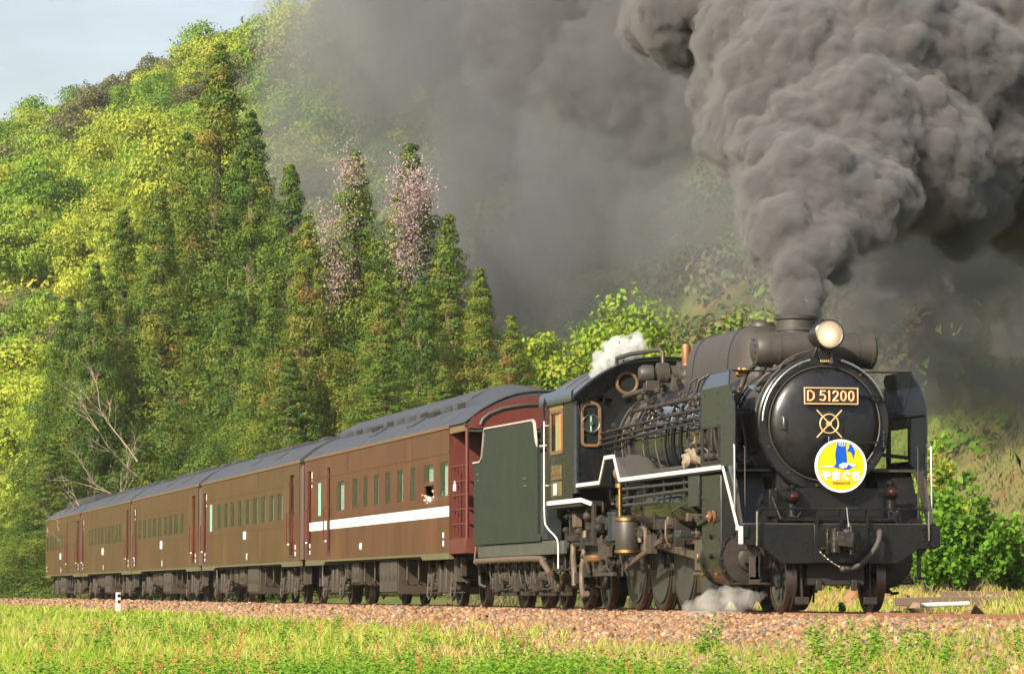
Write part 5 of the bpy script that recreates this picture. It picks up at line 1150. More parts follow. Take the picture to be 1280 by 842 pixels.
make_coach(79.6, 98.2, 'brown coach just ahead of the last one, fourth behind the tender', even(82.6,95.2,10,.62), (1.93,2.58), [(80.2,80.9),(97.2,97.9)], [], False, None, CBODY2, False, ((89.3,1.70,.24,.5),), 3.88, None, (('35',89.1,1.13,.24),))
make_coach(98.9, 115.5, 'last brown coach of the train, with a slatted roof monitor', even(106.6,115.0,6,.7), (1.93,2.58), [(99.3,100.3),(104.3,104.9)], [], False, 'slats', CBODY2, False, ((107.7,1.70,.24,.5),), 3.85, None, (('30',107.5,1.13,.24),))

# passenger leaning at the open window of the first coach
def skin_figure(name, pts, edges, radii, mat, parent):
    me = bpy.data.meshes.new(name); me.from_pydata(pts, edges, []); me.update(); o = bpy.data.objects.new(name, me); COL.objects.link(o)
    sk = o.modifiers.new('skin', 'SKIN'); o.modifiers.new('sub', 'SUBSURF').levels = 2; o.modifiers['sub'].render_levels = 2
    for v, r in zip(me.skin_vertices[0].data, radii): v.radius = (r, r)
    me.skin_vertices[0].data[0].use_root = True
    dg = bpy.context.evaluated_depsgraph_get(); m2 = bpy.data.meshes.new_from_object(o.evaluated_get(dg), depsgraph=dg); o.modifiers.clear(); o.data = m2; m2.materials.clear(); m2.materials.append(mat); o.parent = parent
    m2.polygons.foreach_set('use_smooth', [True]*len(m2.polygons)); return o
SKIN = flat('skin', (.62,.36,.24), .5); SHIRT = flat('white_shirt', (.8,.8,.82), .7); HAIR = flat('dark_hair', (.015,.012,.01), .5); TROU = flat('dark_trousers', (.03,.03,.045), .7)
pr = empty('person', (-1.16,23.15,1.16), 0, 'passenger in a white shirt leaning out of an open window of the white-striped coach', 'person')
B = [(0.05,0,.50),(0,0,.68),(-.04,0,.88),(-.09,-.02,.94),(-.13,-.05,.98),(-.16,-.06,1.04), (-.06,-.19,.93),(-.16,-.22,.74),(-.33,-.16,.86),(-.38,-.15,.90), (-.06,.19,.93),(-.16,.22,.74),(-.30,.10,.80),(-.35,.08,.82), (.28,-.1,.46),(.34,-.1,.1),(.28,.1,.46),(.34,.1,.1)]
Ed = [(0,1),(1,2),(2,3),(3,4),(4,5),(2,6),(6,7),(7,8),(8,9),(2,10),(10,11),(11,12),(12,13),(0,14),(14,15),(0,16),(16,17)]
skin_figure('body', B, Ed, [.13,.12,.13,.055,.085,.10,.055,.042,.032,.028,.055,.042,.032,.028,.08,.05,.08,.05], SKIN, pr)
skin_figure('shirt', B[:4]+B[6:9]+B[10:13], [(0,1),(1,2),(2,3),(2,4),(4,5),(5,6),(2,7),(7,8),(8,9)], [.15,.14,.15,.07,.07,.06,.05,.07,.06,.05], SHIRT, pr)
skin_figure('trousers', [B[0],B[14],B[15],B[16],B[17]], [(0,1),(1,2),(0,3),(3,4)], [.15,.10,.07,.10,.07], TROU, pr)
h_ = MB().ball((-.125,-.04,1.065), .103, 14, 10).build('hair', HAIR, pr)
for f_, (a, b_) in enumerate(((-.03,-.36),(-.015,-.38),(.0,-.385),(.015,-.38))): MB().tube([(-.38,-.15+a,.90),(-.41,-.15+a,.905),(-.43,-.15+a,.885)], [.009,.008,.006], 6).build('finger', SKIN, pr)
# ------------------------------------------------------------------ trees and plants
def leaf_mat(name, stops, trans=.35, hue_var=.0, rough=.6):
    t = NT(name); at = t.N('ShaderNodeAttribute', attribute_name='tint'); oi = t.N('ShaderNodeObjectInfo')
    f = t.math('ADD', t.math('MULTIPLY', at.outputs['Fac'], .75), t.math('MULTIPLY', oi.outputs['Random'], .25)); c = t.ramp(f, stops)
    d = t.b; t.set('Base Color', c); t.set('Roughness', rough); t.set('Specular IOR Level', .25)
    tr = t.N('ShaderNodeBsdfTranslucent'); t.l.new(c, tr.inputs['Color']); mx = t.N('ShaderNodeMixShader'); mx.inputs[0].default_value = trans
    t.l.new(d.outputs[0], mx.inputs[1]); t.l.new(tr.outputs[0], mx.inputs[2]); t.l.new(mx.outputs[0], t.out.inputs['Surface']); MAT[name] = t.m; return t.m
def cards(cent, nrm, size, tint, name, mat, aspect=.55, g=None, fold=True):
    """leaf faces: rhombus cards with given centre, facing and size"""
    n = len(cent); g = g or nrg
    nrm = nrm/np.maximum(1e-6, np.linalg.norm(nrm, axis=1))[:,None]
    r = g.normal(size=(n,3)); a = np.cross(nrm, r); a /= np.maximum(1e-6, np.linalg.norm(a, axis=1))[:,None]; b = np.cross(nrm, a)
    s = size[:,None]; V = np.stack([cent-a*s*.5, cent+b*s*aspect*.5+nrm*s*.08, cent+a*s*.5, cent-b*s*aspect*.5+nrm*s*.08], 1).reshape(-1,3)
    F = np.arange(4*n).reshape(n,4); me = fast_mesh(name, V, F); me.materials.append(mat)
    at = me.attributes.new('tint', 'FLOAT', 'FACE'); at.data.foreach_set('value', np.clip(tint,0,1).astype(np.float32)); return me
BARK = NT('bark'); BARK.set('Base Color', BARK.ramp(BARK.noise(1, 5, .6, vec=BARK.mapped((6,6,1))), [(.3,(.06,.04,.028)),(.7,(.16,.11,.075))])); BARK.set('Roughness', .9); BARK = BARK.m
PALEBARK = NT('pale_bark'); PALEBARK.set('Base Color', PALEBARK.ramp(PALEBARK.noise(3, 5, .6), [(.3,(.25,.19,.13)),(.7,(.45,.37,.27))])); PALEBARK.set('Roughness', .9); PALEBARK = PALEBARK.m
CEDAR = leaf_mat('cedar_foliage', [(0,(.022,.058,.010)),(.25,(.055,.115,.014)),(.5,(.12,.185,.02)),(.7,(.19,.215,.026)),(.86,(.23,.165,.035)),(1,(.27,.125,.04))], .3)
BROAD = leaf_mat('spring_leaves', [(0,(.05,.11,.012)),(.35,(.13,.25,.02)),(.65,(.24,.35,.03)),(.85,(.36,.38,.04)),(1,(.36,.27,.07))], .4)
BROADY = leaf_mat('yellow_green_leaves', [(0,(.10,.16,.015)),(.4,(.27,.35,.03)),(.75,(.42,.45,.045)),(1,(.44,.35,.07))], .4)
DULL = leaf_mat('dull_olive_leaves', [(0,(.05,.06,.025)),(.5,(.12,.13,.045)),(1,(.22,.17,.08))], .35)
PINK = leaf_mat('wisteria_flowers', [(0,(.33,.22,.24)),(.5,(.45,.32,.36)),(1,(.34,.24,.13))], .3)
def sph(g, n): d = g.normal(size=(n,3)); return d/np.linalg.norm(d, axis=1)[:,None]
def cedar_mesh(seed, H=24.0, Rm=3.6, nb=340, tuft=330, leaf=.165):
    g = np.random.default_rng(seed); C, Nn, S, Tn = [], [], [], []
    lob = g.uniform(0, 6.28, 4)
    for k in range(nb):
        h = .05+.95*(k+.5)/nb; h = min(.995, h+g.uniform(-.01,.01)); a = k*2.399+g.uniform(-.4,.4)
        prof_ = (1-h)**1.0*(.8+.2*min(1, h/.2)); wob = 1+.26*math.sin(a*2+lob[0]+h*9)+.20*math.sin(a*3+lob[1]-h*15)+.14*math.sin(h*34+lob[2])
        r = Rm*prof_*wob*g.uniform(.12,1.0)**.45*1.05+.08; cr = (.20+1.15*(1-h)**.85)*g.uniform(.7,1.35)
        c = np.array([r*math.cos(a), r*math.sin(a), h*H-.25*r])
        n = int(tuft*cr**1.3)+14; d = sph(g, n); d[:,2] = d[:,2]*.9+.10; d /= np.linalg.norm(d, axis=1)[:,None]
        rad = cr*(g.uniform(.35,1.0,n)**.45)*(1+.25*np.sin(d[:,0]*7+k)*np.sin(d[:,1]*6+k*2)); p = c+d*rad[:,None]*np.array([1,1,.85])
        C.append(p); nn = d+np.array([.35*math.cos(a),.35*math.sin(a),.1])+g.normal(size=(n,3))*.32; Nn.append(nn); S.append(g.uniform(.6,1.3,n)*leaf)
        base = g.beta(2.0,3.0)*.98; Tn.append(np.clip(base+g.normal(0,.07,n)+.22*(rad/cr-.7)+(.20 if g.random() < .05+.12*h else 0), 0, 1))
    return cards(np.concatenate(C), np.concatenate(Nn), np.concatenate(S), np.concatenate(Tn), 'crown', CEDAR, .42, g)
def broad_mesh(seed, Rr=4.2, H=7.5, nc=60, leaf=.42, mat=None, per=400, z0=.30, name='crown'):
    g = np.random.default_rng(seed); C, Nn, S, Tn = [], [], [], []
    for k in range(nc):
        d = sph(g, 1)[0]; d[2] = d[2]*.75+.2; q = g.uniform(.45,.95)
        c = np.array([d[0]*Rr*q*(1.05-.25*d[2]), d[1]*Rr*q*(1.05-.25*d[2]), H*z0+(d[2]+.25)*H*.55*q+.4]); cr = Rr*g.uniform(.22,.42)
        n = int(per*g.uniform(.7,1.3)); e = sph(g, n); e[:,2] += .25; e /= np.linalg.norm(e, axis=1)[:,None]
        rad = cr*g.uniform(.3,1.0,n)**.4*(1+.3*np.sin(e[:,0]*6+k)*np.cos(e[:,2]*5+k)); p = c+e*rad[:,None]*np.array([1,1,.62]); C.append(p)
        Nn.append(e+g.normal(size=(n,3))*.38); S.append(g.uniform(.6,1.3,n)*leaf); Tn.append(np.clip(g.beta(3,3)+g.normal(0,.09,n),0,1))
    return cards(np.concatenate(C), np.concatenate(Nn), np.concatenate(S), np.concatenate(Tn), name, mat or BROAD, .62, g)
def trunk_mesh(H, r, seed, limbs=5, name='trunk', mat=None, spread=2.5, base=-1.5):
    g = random.Random(seed); m = MB(); m.tube([(0,0,base),(g.uniform(-.1,.1),0,H*.3),(g.uniform(-.3,.3),g.uniform(-.2,.2),H*.65),(0,0,H*.96)], [r*1.2,r,r*.6,r*.12], 8)
    for k in range(limbs):
        a = g.uniform(0,6.28); z = H*g.uniform(.25,.7); l = spread*g.uniform(.6,1.1); m.tube([(0,0,z),(math.cos(a)*l*.5,math.sin(a)*l*.5,z+l*.3),(math.cos(a)*l,math.sin(a)*l,z+l*.75)], [r*.4,r*.28,r*.06], 6)
    me = m.mesh(name, 60); me.materials.append(mat or BARK); return me
def make_tree(name, x, y, z, crown, trunk, s=(1,1,1), rz=0.0, label='', cat='tree', group=None):
    r = empty(name, (x,y,z), rz, label, cat, group); r.scale = s
    a = bpy.data.objects.new('crown', crown); COL.objects.link(a); a.parent = r
    if trunk is not None: b = bpy.data.objects.new('trunk', trunk); COL.objects.link(b); b.parent = r
    return r
cedars = [cedar_mesh(100+k, 24, 5.0+.5*(k % 3)) for k in range(4)]; ctr = trunk_mesh(24, .42, 5, 8, spread=1.6)
tr = random.Random(12)
def at_px(u, D): x, y = edge_pt(u, D); return x, y, float(gz(x, y))
# (u, v of the top, distance, width scale) read off the photograph and set out on the slope
big = [(272,52,182,1.0,'tallest cedar of the stand, its tip reaching the skyline'),(312,138,176,.92,'slim cedar just right of the tallest one, half veiled in smoke'),(232,165,186,.95,'cedar close left of the tallest one with rusty tips'),
 (362,205,172,.9,'cedar between the slim one and the wisteria-hung pair'),(443,188,160,.85,'left one of the two tall cedars hung with wisteria'),(513,180,158,.95,'right one of the two tall cedars hung with wisteria'),
 (385,265,158,.75,'bushy cedar in front of the smoke gap left of the wisteria'),(198,235,178,.9,'cedar on the left flank of the stand'),(152,262,184,.9,'cedar left of the flank, above the bare branches'),(118,330,176,.85,'dark cedar near the left edge of the stand'),
 (85,372,180,.85,'leftmost dark cedar beside the bright green trees'),(560,268,156,.85,'cedar right of the wisteria cedars, edge lit through smoke'),(600,335,152,.8,'lower cedar at the right shoulder of the stand'),(640,395,150,.75,'last cedar at the right end of the stand, dim in smoke')]
for k, (u, v, D, w, lab) in enumerate(big):
    x, y, z = at_px(u, D); ztop = .25+(741-v)/4849.29*D*1.0; h = max(5, ztop-z); s = h/24.0; ws = w*(.45+.55*s)*1.12
    make_tree('cedar_tree', x, y, z, cedars[k % 4], ctr, (ws,ws,s), tr.uniform(0,6.28), lab+'', 'tree', 'cedars behind the train')
LABELS = []
ORD = 'first second third fourth fifth sixth seventh eighth ninth tenth eleventh twelfth thirteenth fourteenth fifteenth sixteenth'.split()
def land_mark(u):
    for lim, w in ((60,'at the left edge'),(110,'above the last coach'),(170,'above the fourth coach'),(250,'above the middle coach'),(330,'above the second coach'),(460,'above the striped coach'),(580,'above the deck end'),(690,'above the tender'),(800,'above the cab'),(950,'above the boiler'),(1080,'behind the chimney'),(1200,'right of the headlight')):
        if u < lim: return w
    return 'at the right edge'
def finish_labels():
    by = {}
    for o, u, lab in LABELS: by.setdefault(lab, []).append((u, o))
    for lab, L_ in by.items():
        L_.sort(key=lambda q: q[0])
        for k, (u, o) in enumerate(L_): o['label'] = lab if len(L_) == 1 else lab+', '+ORD[min(k,15)]+' from left'
# lower ranks of the stand
low = []
for k in range(46):
    u = tr.uniform(60, 665); D = tr.uniform(140, 172) if u > 330 else tr.uniform(158, 178)
    top = np.interp(u, [50,120,200,270,330,390,450,520,600,665], [470,400,330,230,300,330,300,290,430,500]); v = top+tr.uniform(10,150)
    low.append((u, D, v))
for k, (u, D, v) in enumerate(low):
    x, y, z = at_px(u, D)
    if abs(x-float(track_x(y))) < 9: D += 14; x, y, z = at_px(u, D)
    ztop = .25+(741-v)/4849.29*D; h = max(6, ztop-z); s = h/24.0; ws = (.5+.5*s)*tr.uniform(.8,1.05); lab = ('rusty-tipped ' if k % 3 == 0 else 'mid green ')+('short' if s < .5 else 'mid-height' if s < .75 else 'tall')+' cedar low in the stand '+land_mark(u)
    o_ = make_tree('cedar_tree', x, y, z, cedars[(k*3) % 4], ctr, (ws,ws,s), tr.uniform(0,6.28), lab, 'tree', 'lower cedars packed behind the train'); LABELS.append((o_, u, lab))
# broadleaved hillside
broads = [broad_mesh(200+k, 4.4, 7.5, 54, .25, (BROAD, BROADY, BROAD, BROADY, DULL, BROAD)[k]) for k in range(6)]; btr = trunk_mesh(6.5, .22, 8, 6)
cnt = 0; placed = []
kinds = ['bright green tree','yellowish tree','fresh rounded tree','pale yellow spreading tree','dull olive tree','leafy tree']
def plant(u, D, s, k):
    x, y, z = at_px(u, D); where = 'on the left hillside beyond the cedars' if u < 300 else ('high on the slope behind the smoke' if D > 250 else 'on the slope behind the locomotive')
    size = 'small ' if s < .72 else ('large ' if s > 1.0 else ''); row = 'low' if D < 240 else ('middle' if D < 350 else 'high')
    lab = size+kinds[k]+', '+row+' slope '+land_mark(u)
    o_ = make_tree('broadleaf_tree', x, y, z-.6, broads[k], btr, (s*tr.uniform(.9,1.15),s*tr.uniform(.9,1.15),s*tr.uniform(.9,1.25)), tr.uniform(0,6.28), lab, 'tree', 'broadleaved trees '+('on the left hillside' if u < 300 else 'on the slope behind the smoke')); LABELS.append((o_, u, lab))
for (u0, u1, D0, D1, sp, fn) in ((-25,330,205,485,7.2,.85),(330,700,195,420,8.6,.95),(660,1310,138,300,8.0,.85)):
    D = D0
    while D < D1:
        W = (u1-u0)/4849.29*D; nn = max(2, int(W/(sp*1.0)))
        for i in range(nn):
            u = u0+(u1-u0)*(i+tr.uniform(.1,.9))/nn; d = D+tr.uniform(-3,3)
            if u > 300 and u < 640 and d < 190: continue
            k = tr.choice((0,1,2,3,5,1,3,4)) if D < 400 else tr.choice((4,5,1,4,0))
            s = fn*tr.uniform(.75,1.25)*(1.15 if D > 300 else 1)
            if u > 640 and D < 240: k = (4,0,5,2,4,0)[k]
            if 820 < u < 1110 and d < 235: continue
            plant(u, d, s, k); cnt += 1
        D += sp*(.85 if D < 350 else 1.0)
print('broadleaf', cnt)
# conifers standing on the ridge and among the broadleaves
for (u, v, D, lab) in ((228,48,478,'lone dark conifer standing on the skyline of the hill'),(312,33,478,'small dark conifer on the skyline right of the lone one'),(106,165,400,'dark rounded conifer among the bright trees on the left hillside'),(86,140,470,'small conifer near the skyline at the left'),(345,20,482,'highest small conifer at the top of the ridge')):
    x, y, z = at_px(u, D); h = .25+(741-v)/4849.29*D-z; h = min(max(h, 6), 16); zt = .25+(741-v)/4849.29*D
    make_tree('conifer_tree', x, y, zt-h, cedars[2], ctr, (h/24*1.1,h/24*1.1,h/24), 1.0, lab, 'tree')
# brush and undergrowth covering the whole slope
def brush(name, n, u0, u1, D0, D1, cr, per, leaf, mat, g):
    D = D0*(D1/D0)**g.random(n); u = g.uniform(u0,u1,n); x, y = XY(D, (u-640)/4849.29*D); z = gz(x, y); r = cr*g.uniform(.5,1.3,n)*(D/((D0+D1)/2))**.5
    d = sph(g, n*per); d[:,2] = np.abs(d[:,2]); rr = np.repeat(r, per)*g.uniform(.5,1.05,n*per); p = np.repeat(np.stack([x,y,z],1), per, 0)+d*rr[:,None]*np.array([1,1,.8])
    me = cards(p, d+g.normal(size=d.shape)*.35, leaf*g.uniform(.6,1.3,n*per)*np.repeat((D/D0)**.5, per), np.clip(np.repeat(g.beta(2.5,2.5,n), per)+g.normal(0,.1,n*per),0,1), name, mat, .62, g); return tag(mesh_obj(name, me), kind='stuff')
g = np.random.default_rng(77)
brush('hillside_brush', 1500, -25, 700, 190, 490, 2.2, 60, .42, BROADY, g); brush('hillside_brush', 2300, 640, 1700, 128, 330, 1.7, 60, .32, DULL, g); brush('hillside_brush', 1200, 620, 1700, 112, 300, 1.2, 50, .26, BROAD, g)
# near bushes at the left end of the train and beyond the track
bushm = [broad_mesh(300+k, 1.3, 1.9, 26, .17, (BROAD, DULL)[k % 2], 120, .1) for k in range(3)]
for k in range(30):
    u = tr.uniform(-20, 130) if k < 16 else tr.uniform(640, 1180); D = tr.uniform(172, 190) if k < 16 else tr.uniform(100, 128)
    x, y, z = at_px(u, D)
    if abs(x-float(track_x(y))) < 4: continue
    s = tr.uniform(1.0,2.2) if k < 16 else tr.uniform(.7,1.5); lab = ('small' if s < 1.2 else 'big')+(' pale shrub on the bank ' if k < 16 else ' shrub at the slope foot ')+land_mark(u)
    o_ = make_tree('shrub', x, y, z-.1, bushm[k % 3], None, (s,s,s*1.1), tr.uniform(0,6), lab, 'shrub', 'shrubs past the end of the train' if k < 16 else 'shrubs at the foot of the slope'); LABELS.append((o_, u, lab))
finish_labels()
# leafy shrub beyond the track at the right
def shrub_mesh(seed, nst, R_, H, leaf, per):
    g = np.random.default_rng(seed); C, S, Tn, Nn = [], [], [], []; st = MB(); q = random.Random(seed)
    for k in range(nst):
        a = q.uniform(0,6.28); l = R_*q.uniform(.2,1); tip = Vector((math.cos(a)*l, math.sin(a)*l*.6, H*q.uniform(.35,1)*(1-.35*(l/R_)**2))); mid = tip*.5+Vector((q.uniform(-.1,.1),q.uniform(-.1,.1),.12))
        st.tube([(0,0,-.1),tuple(mid),tuple(tip)], [.03,.016,.005], 5)
        for j in range(per):
            t_ = q.uniform(.4,1.02); p = Vector((0,0,0)).lerp(mid, t_*2) if t_ < .5 else mid.lerp(tip, (t_-.5)*2); o_ = g.normal(size=3)*.12*R_*.6
            C.append(np.array(p)+o_); S.append(g.uniform(.6,1.35)*leaf); Tn.append(g.beta(3,3)); Nn.append(g.normal(size=3)+np.array([0,0,.7]))
    return cards(np.array(C), np.array(Nn), np.array(S), np.array(Tn), 'leaves', LEAFY, .7, g), st.mesh('stems', 60)
LEAFY = leaf_mat('fresh_leaves', [(0,(.06,.15,.012)),(.5,(.15,.32,.025)),(1,(.32,.46,.05))], .45)
def shrub(name, u, D, R_, H, leaf, nst, per, seed, lab):
    x, y, z = at_px(u, D); r = empty(name, (x,y,z), 0, lab, 'shrub'); lm, sm_ = shrub_mesh(seed, nst, R_, H, leaf, per); sm_.materials.append(BARK)
    a = bpy.data.objects.new('leaves', lm); COL.objects.link(a); a.parent = r; b = bpy.data.objects.new('stems', sm_); COL.objects.link(b); b.parent = r
shrub('leafy_shrub', 1205, 72, 1.0, 2.25, .115, 60, 110, 41, 'large bright leafy shrub right of the locomotive beyond the track')
shrub('leafy_shrub', 1275, 73, .95, 1.85, .115, 50, 100, 42, 'leafy shrub cut by the right edge of the photo with a slanting stem')
shrub('leafy_shrub', 1160, 75, .55, 1.7, .11, 34, 80, 43, 'narrow leafy shrub close behind the right end of the front beam')
shrub('sapling', 1060, 62, .22, .55, .09, 9, 22, 44, 'small green sapling seen under the buffer beam between the wheels')
shrub('sapling', 1112, 60, .25, .45, .08, 8, 20, 45, 'small weed behind the right front wheel')
# bare pale branches in front of the cedars at the left
bt = MB(); bq = random.Random(9)
def branch(p, d, l, r, depth):
    pts = [p]; q = Vector(p); dd = Vector(d)
    for k in range(4):
        dd = (dd+Vector((bq.uniform(-.22,.22),bq.uniform(-.22,.22),bq.uniform(-.12,.2)))).normalized(); q = q+dd*l/4; pts.append(tuple(q))
    bt.tube(pts, [r*(1-.2*k) for k in range(5)], 5)
    if depth > 0:
        for k in range(4):
            i = bq.choice((1,2,3,4)); nd = (dd+Vector((bq.uniform(-.9,.9),bq.uniform(-.9,.9),bq.uniform(-.3,.6)))).normalized(); branch(pts[i], nd, l*bq.uniform(.45,.7), r*.5, depth-1)
for (lz, an) in ((3.0,.25),(4.2,.5),(5.4,.75),(2.0,.12),(6.0,1.0)): branch((0,0,lz), (-math.cos(an)*1.0,-.15,math.sin(an)*.7), 2.6, .032, 3)
bt.tube([(0,0,-1),(.25,0,1.5),(.1,0,3.2),(-.3,0,4.6)], [.12,.09,.06,.02], 8)
x, y, z = at_px(172, 156); bo_ = bt.build('trunk', PALEBARK, empty('bare_tree', (x,y,z), 0, 'leafless pale tree with long spreading branches in front of the dark cedars', 'tree'))
# wisteria hanging on two cedars
def wisteria(u, v0, v1, D, n, lab, ru):
    g = np.random.default_rng(int(u)); cl = []; s = D/4849.29
    C, Nn, S, Tn = [], [], [], []
    for k in range(n):
        uu = u+g.normal()*ru; vv = g.uniform(v0, v1); x, y = edge_pt(uu, D-g.uniform(2.2,3.4)); zz = .25+(741-vv)*s; m_ = 70
        p = np.array([x,y,zz])+g.normal(size=(m_,3))*np.array([.28,.28,.42]); C.append(p); Nn.append(g.normal(size=(m_,3))); S.append(g.uniform(.06,.15,m_)); Tn.append(g.random(m_))
    me = cards(np.concatenate(C), np.concatenate(Nn), np.concatenate(S), np.concatenate(Tn), 'wisteria_vine', PINK, .45, g); o = mesh_obj('wisteria_vine', me); tag(o, lab, 'climbing plant')
wisteria(438,206,232,160.5,12,'pale pink wisteria near the tip of the left tall cedar',7); wisteria(418,275,385,160,22,'pink wisteria down the left side of the left tall cedar',8)
wisteria(506,216,350,158.9,36,'pink wisteria draped down the right tall cedar',10); wisteria(524,222,262,158,14,'small pink wisteria patch on the right side of the right tall cedar',6)
# ------------------------------------------------------------------ grass
GRASS = leaf_mat('meadow_grass', [(0,(.11,.24,.018)),(.3,(.22,.37,.025)),(.55,(.36,.47,.05)),(.75,(.52,.50,.13)),(.9,(.55,.40,.16)),(1,(.52,.22,.10))], .45)
def top_z(x, y):
    a = x-track_x(np.asarray(y, float)); return np.where(np.abs(a) < 3.2, np.maximum(gz(x, y), bed_z(a)), gz(x, y))
def blades(name, x, y, h, w, lean, tint, mat, g):
    n = len(x); z = top_z(x, y)-.02; a = g.uniform(0,2*math.pi,n); dx, dy = np.cos(a), np.sin(a); la = g.uniform(0,2*math.pi,n); lx, ly = np.cos(la)*lean*h, np.sin(la)*lean*h
    P0 = np.stack([x-dx*w,y-dy*w,z],1); P1 = np.stack([x+dx*w,y+dy*w,z],1); M0 = np.stack([x-dx*w*.8+lx*.35,y-dy*w*.8+ly*.35,z+h*.55],1); M1 = np.stack([x+dx*w*.8+lx*.35,y+dy*w*.8+ly*.35,z+h*.55],1)
    T0 = np.stack([x-dx*w*.15+lx,y-dy*w*.15+ly,z+h],1); T1 = np.stack([x+dx*w*.15+lx,y+dy*w*.15+ly,z+h],1)
    V = np.stack([P0,P1,M1,M0,T1,T0],1).reshape(-1,3); b = np.arange(n)[:,None]*6; F = np.concatenate([b+np.array([[0,1,2,3]]), b+np.array([[3,2,4,5]])],0)
    me = fast_mesh(name, V, F); me.materials.append(mat); at = me.attributes.new('tint','FLOAT','FACE'); at.data.foreach_set('value', np.concatenate([tint,tint]).clip(0,1).astype(np.float32))
    return tag(mesh_obj(name, me), kind='stuff')
def field(n, u0, u1, D0, D1, hs_, w, g, name, pw=1.0, keep=None, tb=0.0, mat=None):
    D = D0+(D1-D0)*g.random(n)**pw; u = g.uniform(u0,u1,n); L = (u-640)/4849.29*D; x, y = XY(D, L); dx = x-track_x(y)
    pt = vnoise(x, y, 1.6, 7)*.6+vnoise(x, y, .5, 8)*.4
    ok = (dx < -2.46+.30*smooth(-2,12,y)-.3*vnoise(x, y, 2, 5)) if keep is None else keep(x, y, dx); ok &= g.random(n) < .25+1.1*pt
    x, y, pt, D = x[ok], y[ok], pt[ok], D[ok]; n = len(x)
    h = g.uniform(hs_[0],hs_[1],n)*(.55+.8*pt)*(g.random(n)*.5+.7); t_ = np.clip(-.01+.60*vnoise(x, y, 1.3, 9)+.30*vnoise(x, y, .35, 19)+.25*g.random(n)+tb, 0, 1)
    t_ = np.where(g.random(n) < .03, 1.0, t_); return blades(name, x, y, h, g.uniform(.6,1.3,n)*w, .45, t_, mat or GRASS, g)
g = np.random.default_rng(31)
field(95000, -15, 1300, 34, 52, (.08,.24), .005, g, 'meadow_grass', .9)
field(26000, 780, 1300, 24, 45, (.08,.26), .004, g, 'meadow_grass', 1.0, lambda x, y, dx: dx < -2.42+.55*smooth(2, -9, y)-.3*vnoise(x, y, 1.2, 5))
field(45000, -15, 900, 51, 92, (.10,.24), .012, g, 'meadow_grass', 1.2)
field(26000, -15, 400, 90, 185, (.10,.26), .03, g, 'meadow_grass', 1.0)
far = lambda x, y, dx: (dx > 2.9)
field(26000, 900, 1300, 50, 84, (.10,.30), .014, g, 'lineside_grass', 1.0, far, .1)
field(30000, 560, 1300, 84, 135, (.08,.22), .03, g, 'hillside_grass', 1.0, far, .25, DULL)
field(9000, -20, 110, 168, 200, (.3,.9), .05, g, 'hillside_grass', 1.0, lambda x, y, dx: np.abs(dx) > 3, -.1)
# broad-leaved weeds and red sorrel spikes in the meadow
def weeds(n, u0, u1, D0, D1, name, leaf, hh, g, tb=0, keepd=-2.6):
    D = g.uniform(D0,D1,n); u = g.uniform(u0,u1,n); x, y = XY(D, (u-640)/4849.29*D); dx = x-track_x(y); ok = (dx < keepd) & (vnoise(x, y, 2.2, 12) > .40); x, y = x[ok], y[ok]; C, Nn, S, Tn = [], [], [], []
    for a, b_ in zip(x, y):
        z = float(top_z(a, b_)); ns = int(g.uniform(2,6)); 
        for q in range(ns):
            m_ = int(g.uniform(12,22)); h = g.uniform(.45,1)*hh; t_ = np.linspace(.05,1,m_); lx, ly = g.normal(0,.10,2); an = np.arange(m_)*2.4; rr = leaf*.45*(1.1-.7*t_)
            C.append(np.stack([a+lx*t_+np.cos(an)*rr, b_+ly*t_+np.sin(an)*rr, z+h*t_],1)); Nn.append(np.stack([np.cos(an)*.5,np.sin(an)*.5,np.full(m_,.8)],1)+g.normal(size=(m_,3))*.25); S.append(leaf*g.uniform(.7,1.2,m_)*(1.15-.6*t_)); Tn.append(np.full(m_, g.beta(3,2)*.8+tb)+g.normal(0,.08,m_))
    me = cards(np.concatenate(C), np.concatenate(Nn), np.concatenate(S), np.concatenate(Tn), name, LEAFY, .5, g); return tag(mesh_obj(name, me), kind='stuff')
weeds(900, -10, 1295, 37, 51, 'meadow_weeds', .08, .42, g); weeds(420, 600, 1295, 37, 47, 'meadow_weeds', .085, .5, g, .1, -2.3); weeds(150, 950, 1295, 26, 38, 'meadow_weeds', .055, .34, g, .1, -1.9); weeds(260, -10, 700, 50, 75, 'meadow_weeds', .09, .36, g)
SORREL = leaf_mat('sorrel_spikes', [(0,(.42,.12,.05)),(.6,(.55,.22,.08)),(1,(.5,.34,.12))], .3)
n = 900; D = g.uniform(37,62,n); u = g.uniform(-10,1295,n); x, y = XY(D, (u-640)/4849.29*D); ok = (x-track_x(y) < -2.8) & (vnoise(x, y, 1.1, 14) > .66); x, y = x[ok], y[ok]; C, S, Tn, Nn = [], [], [], []
for a, b_ in zip(x, y):
    z = float(gz(a, b_)); m_ = 26; h = g.uniform(.28,.5); t_ = g.uniform(.45,1,m_); C.append(np.stack([a+g.normal(size=m_)*.013, b_+g.normal(size=m_)*.013, z+h*t_],1)); Nn.append(g.normal(size=(m_,3))); S.append(g.uniform(.018,.035,m_)); Tn.append(g.random(m_))
tag(mesh_obj('sorrel_spikes', cards(np.concatenate(C), np.concatenate(Nn), np.concatenate(S), np.concatenate(Tn), 'sorrel_spikes', SORREL, .6, g)), kind='stuff')
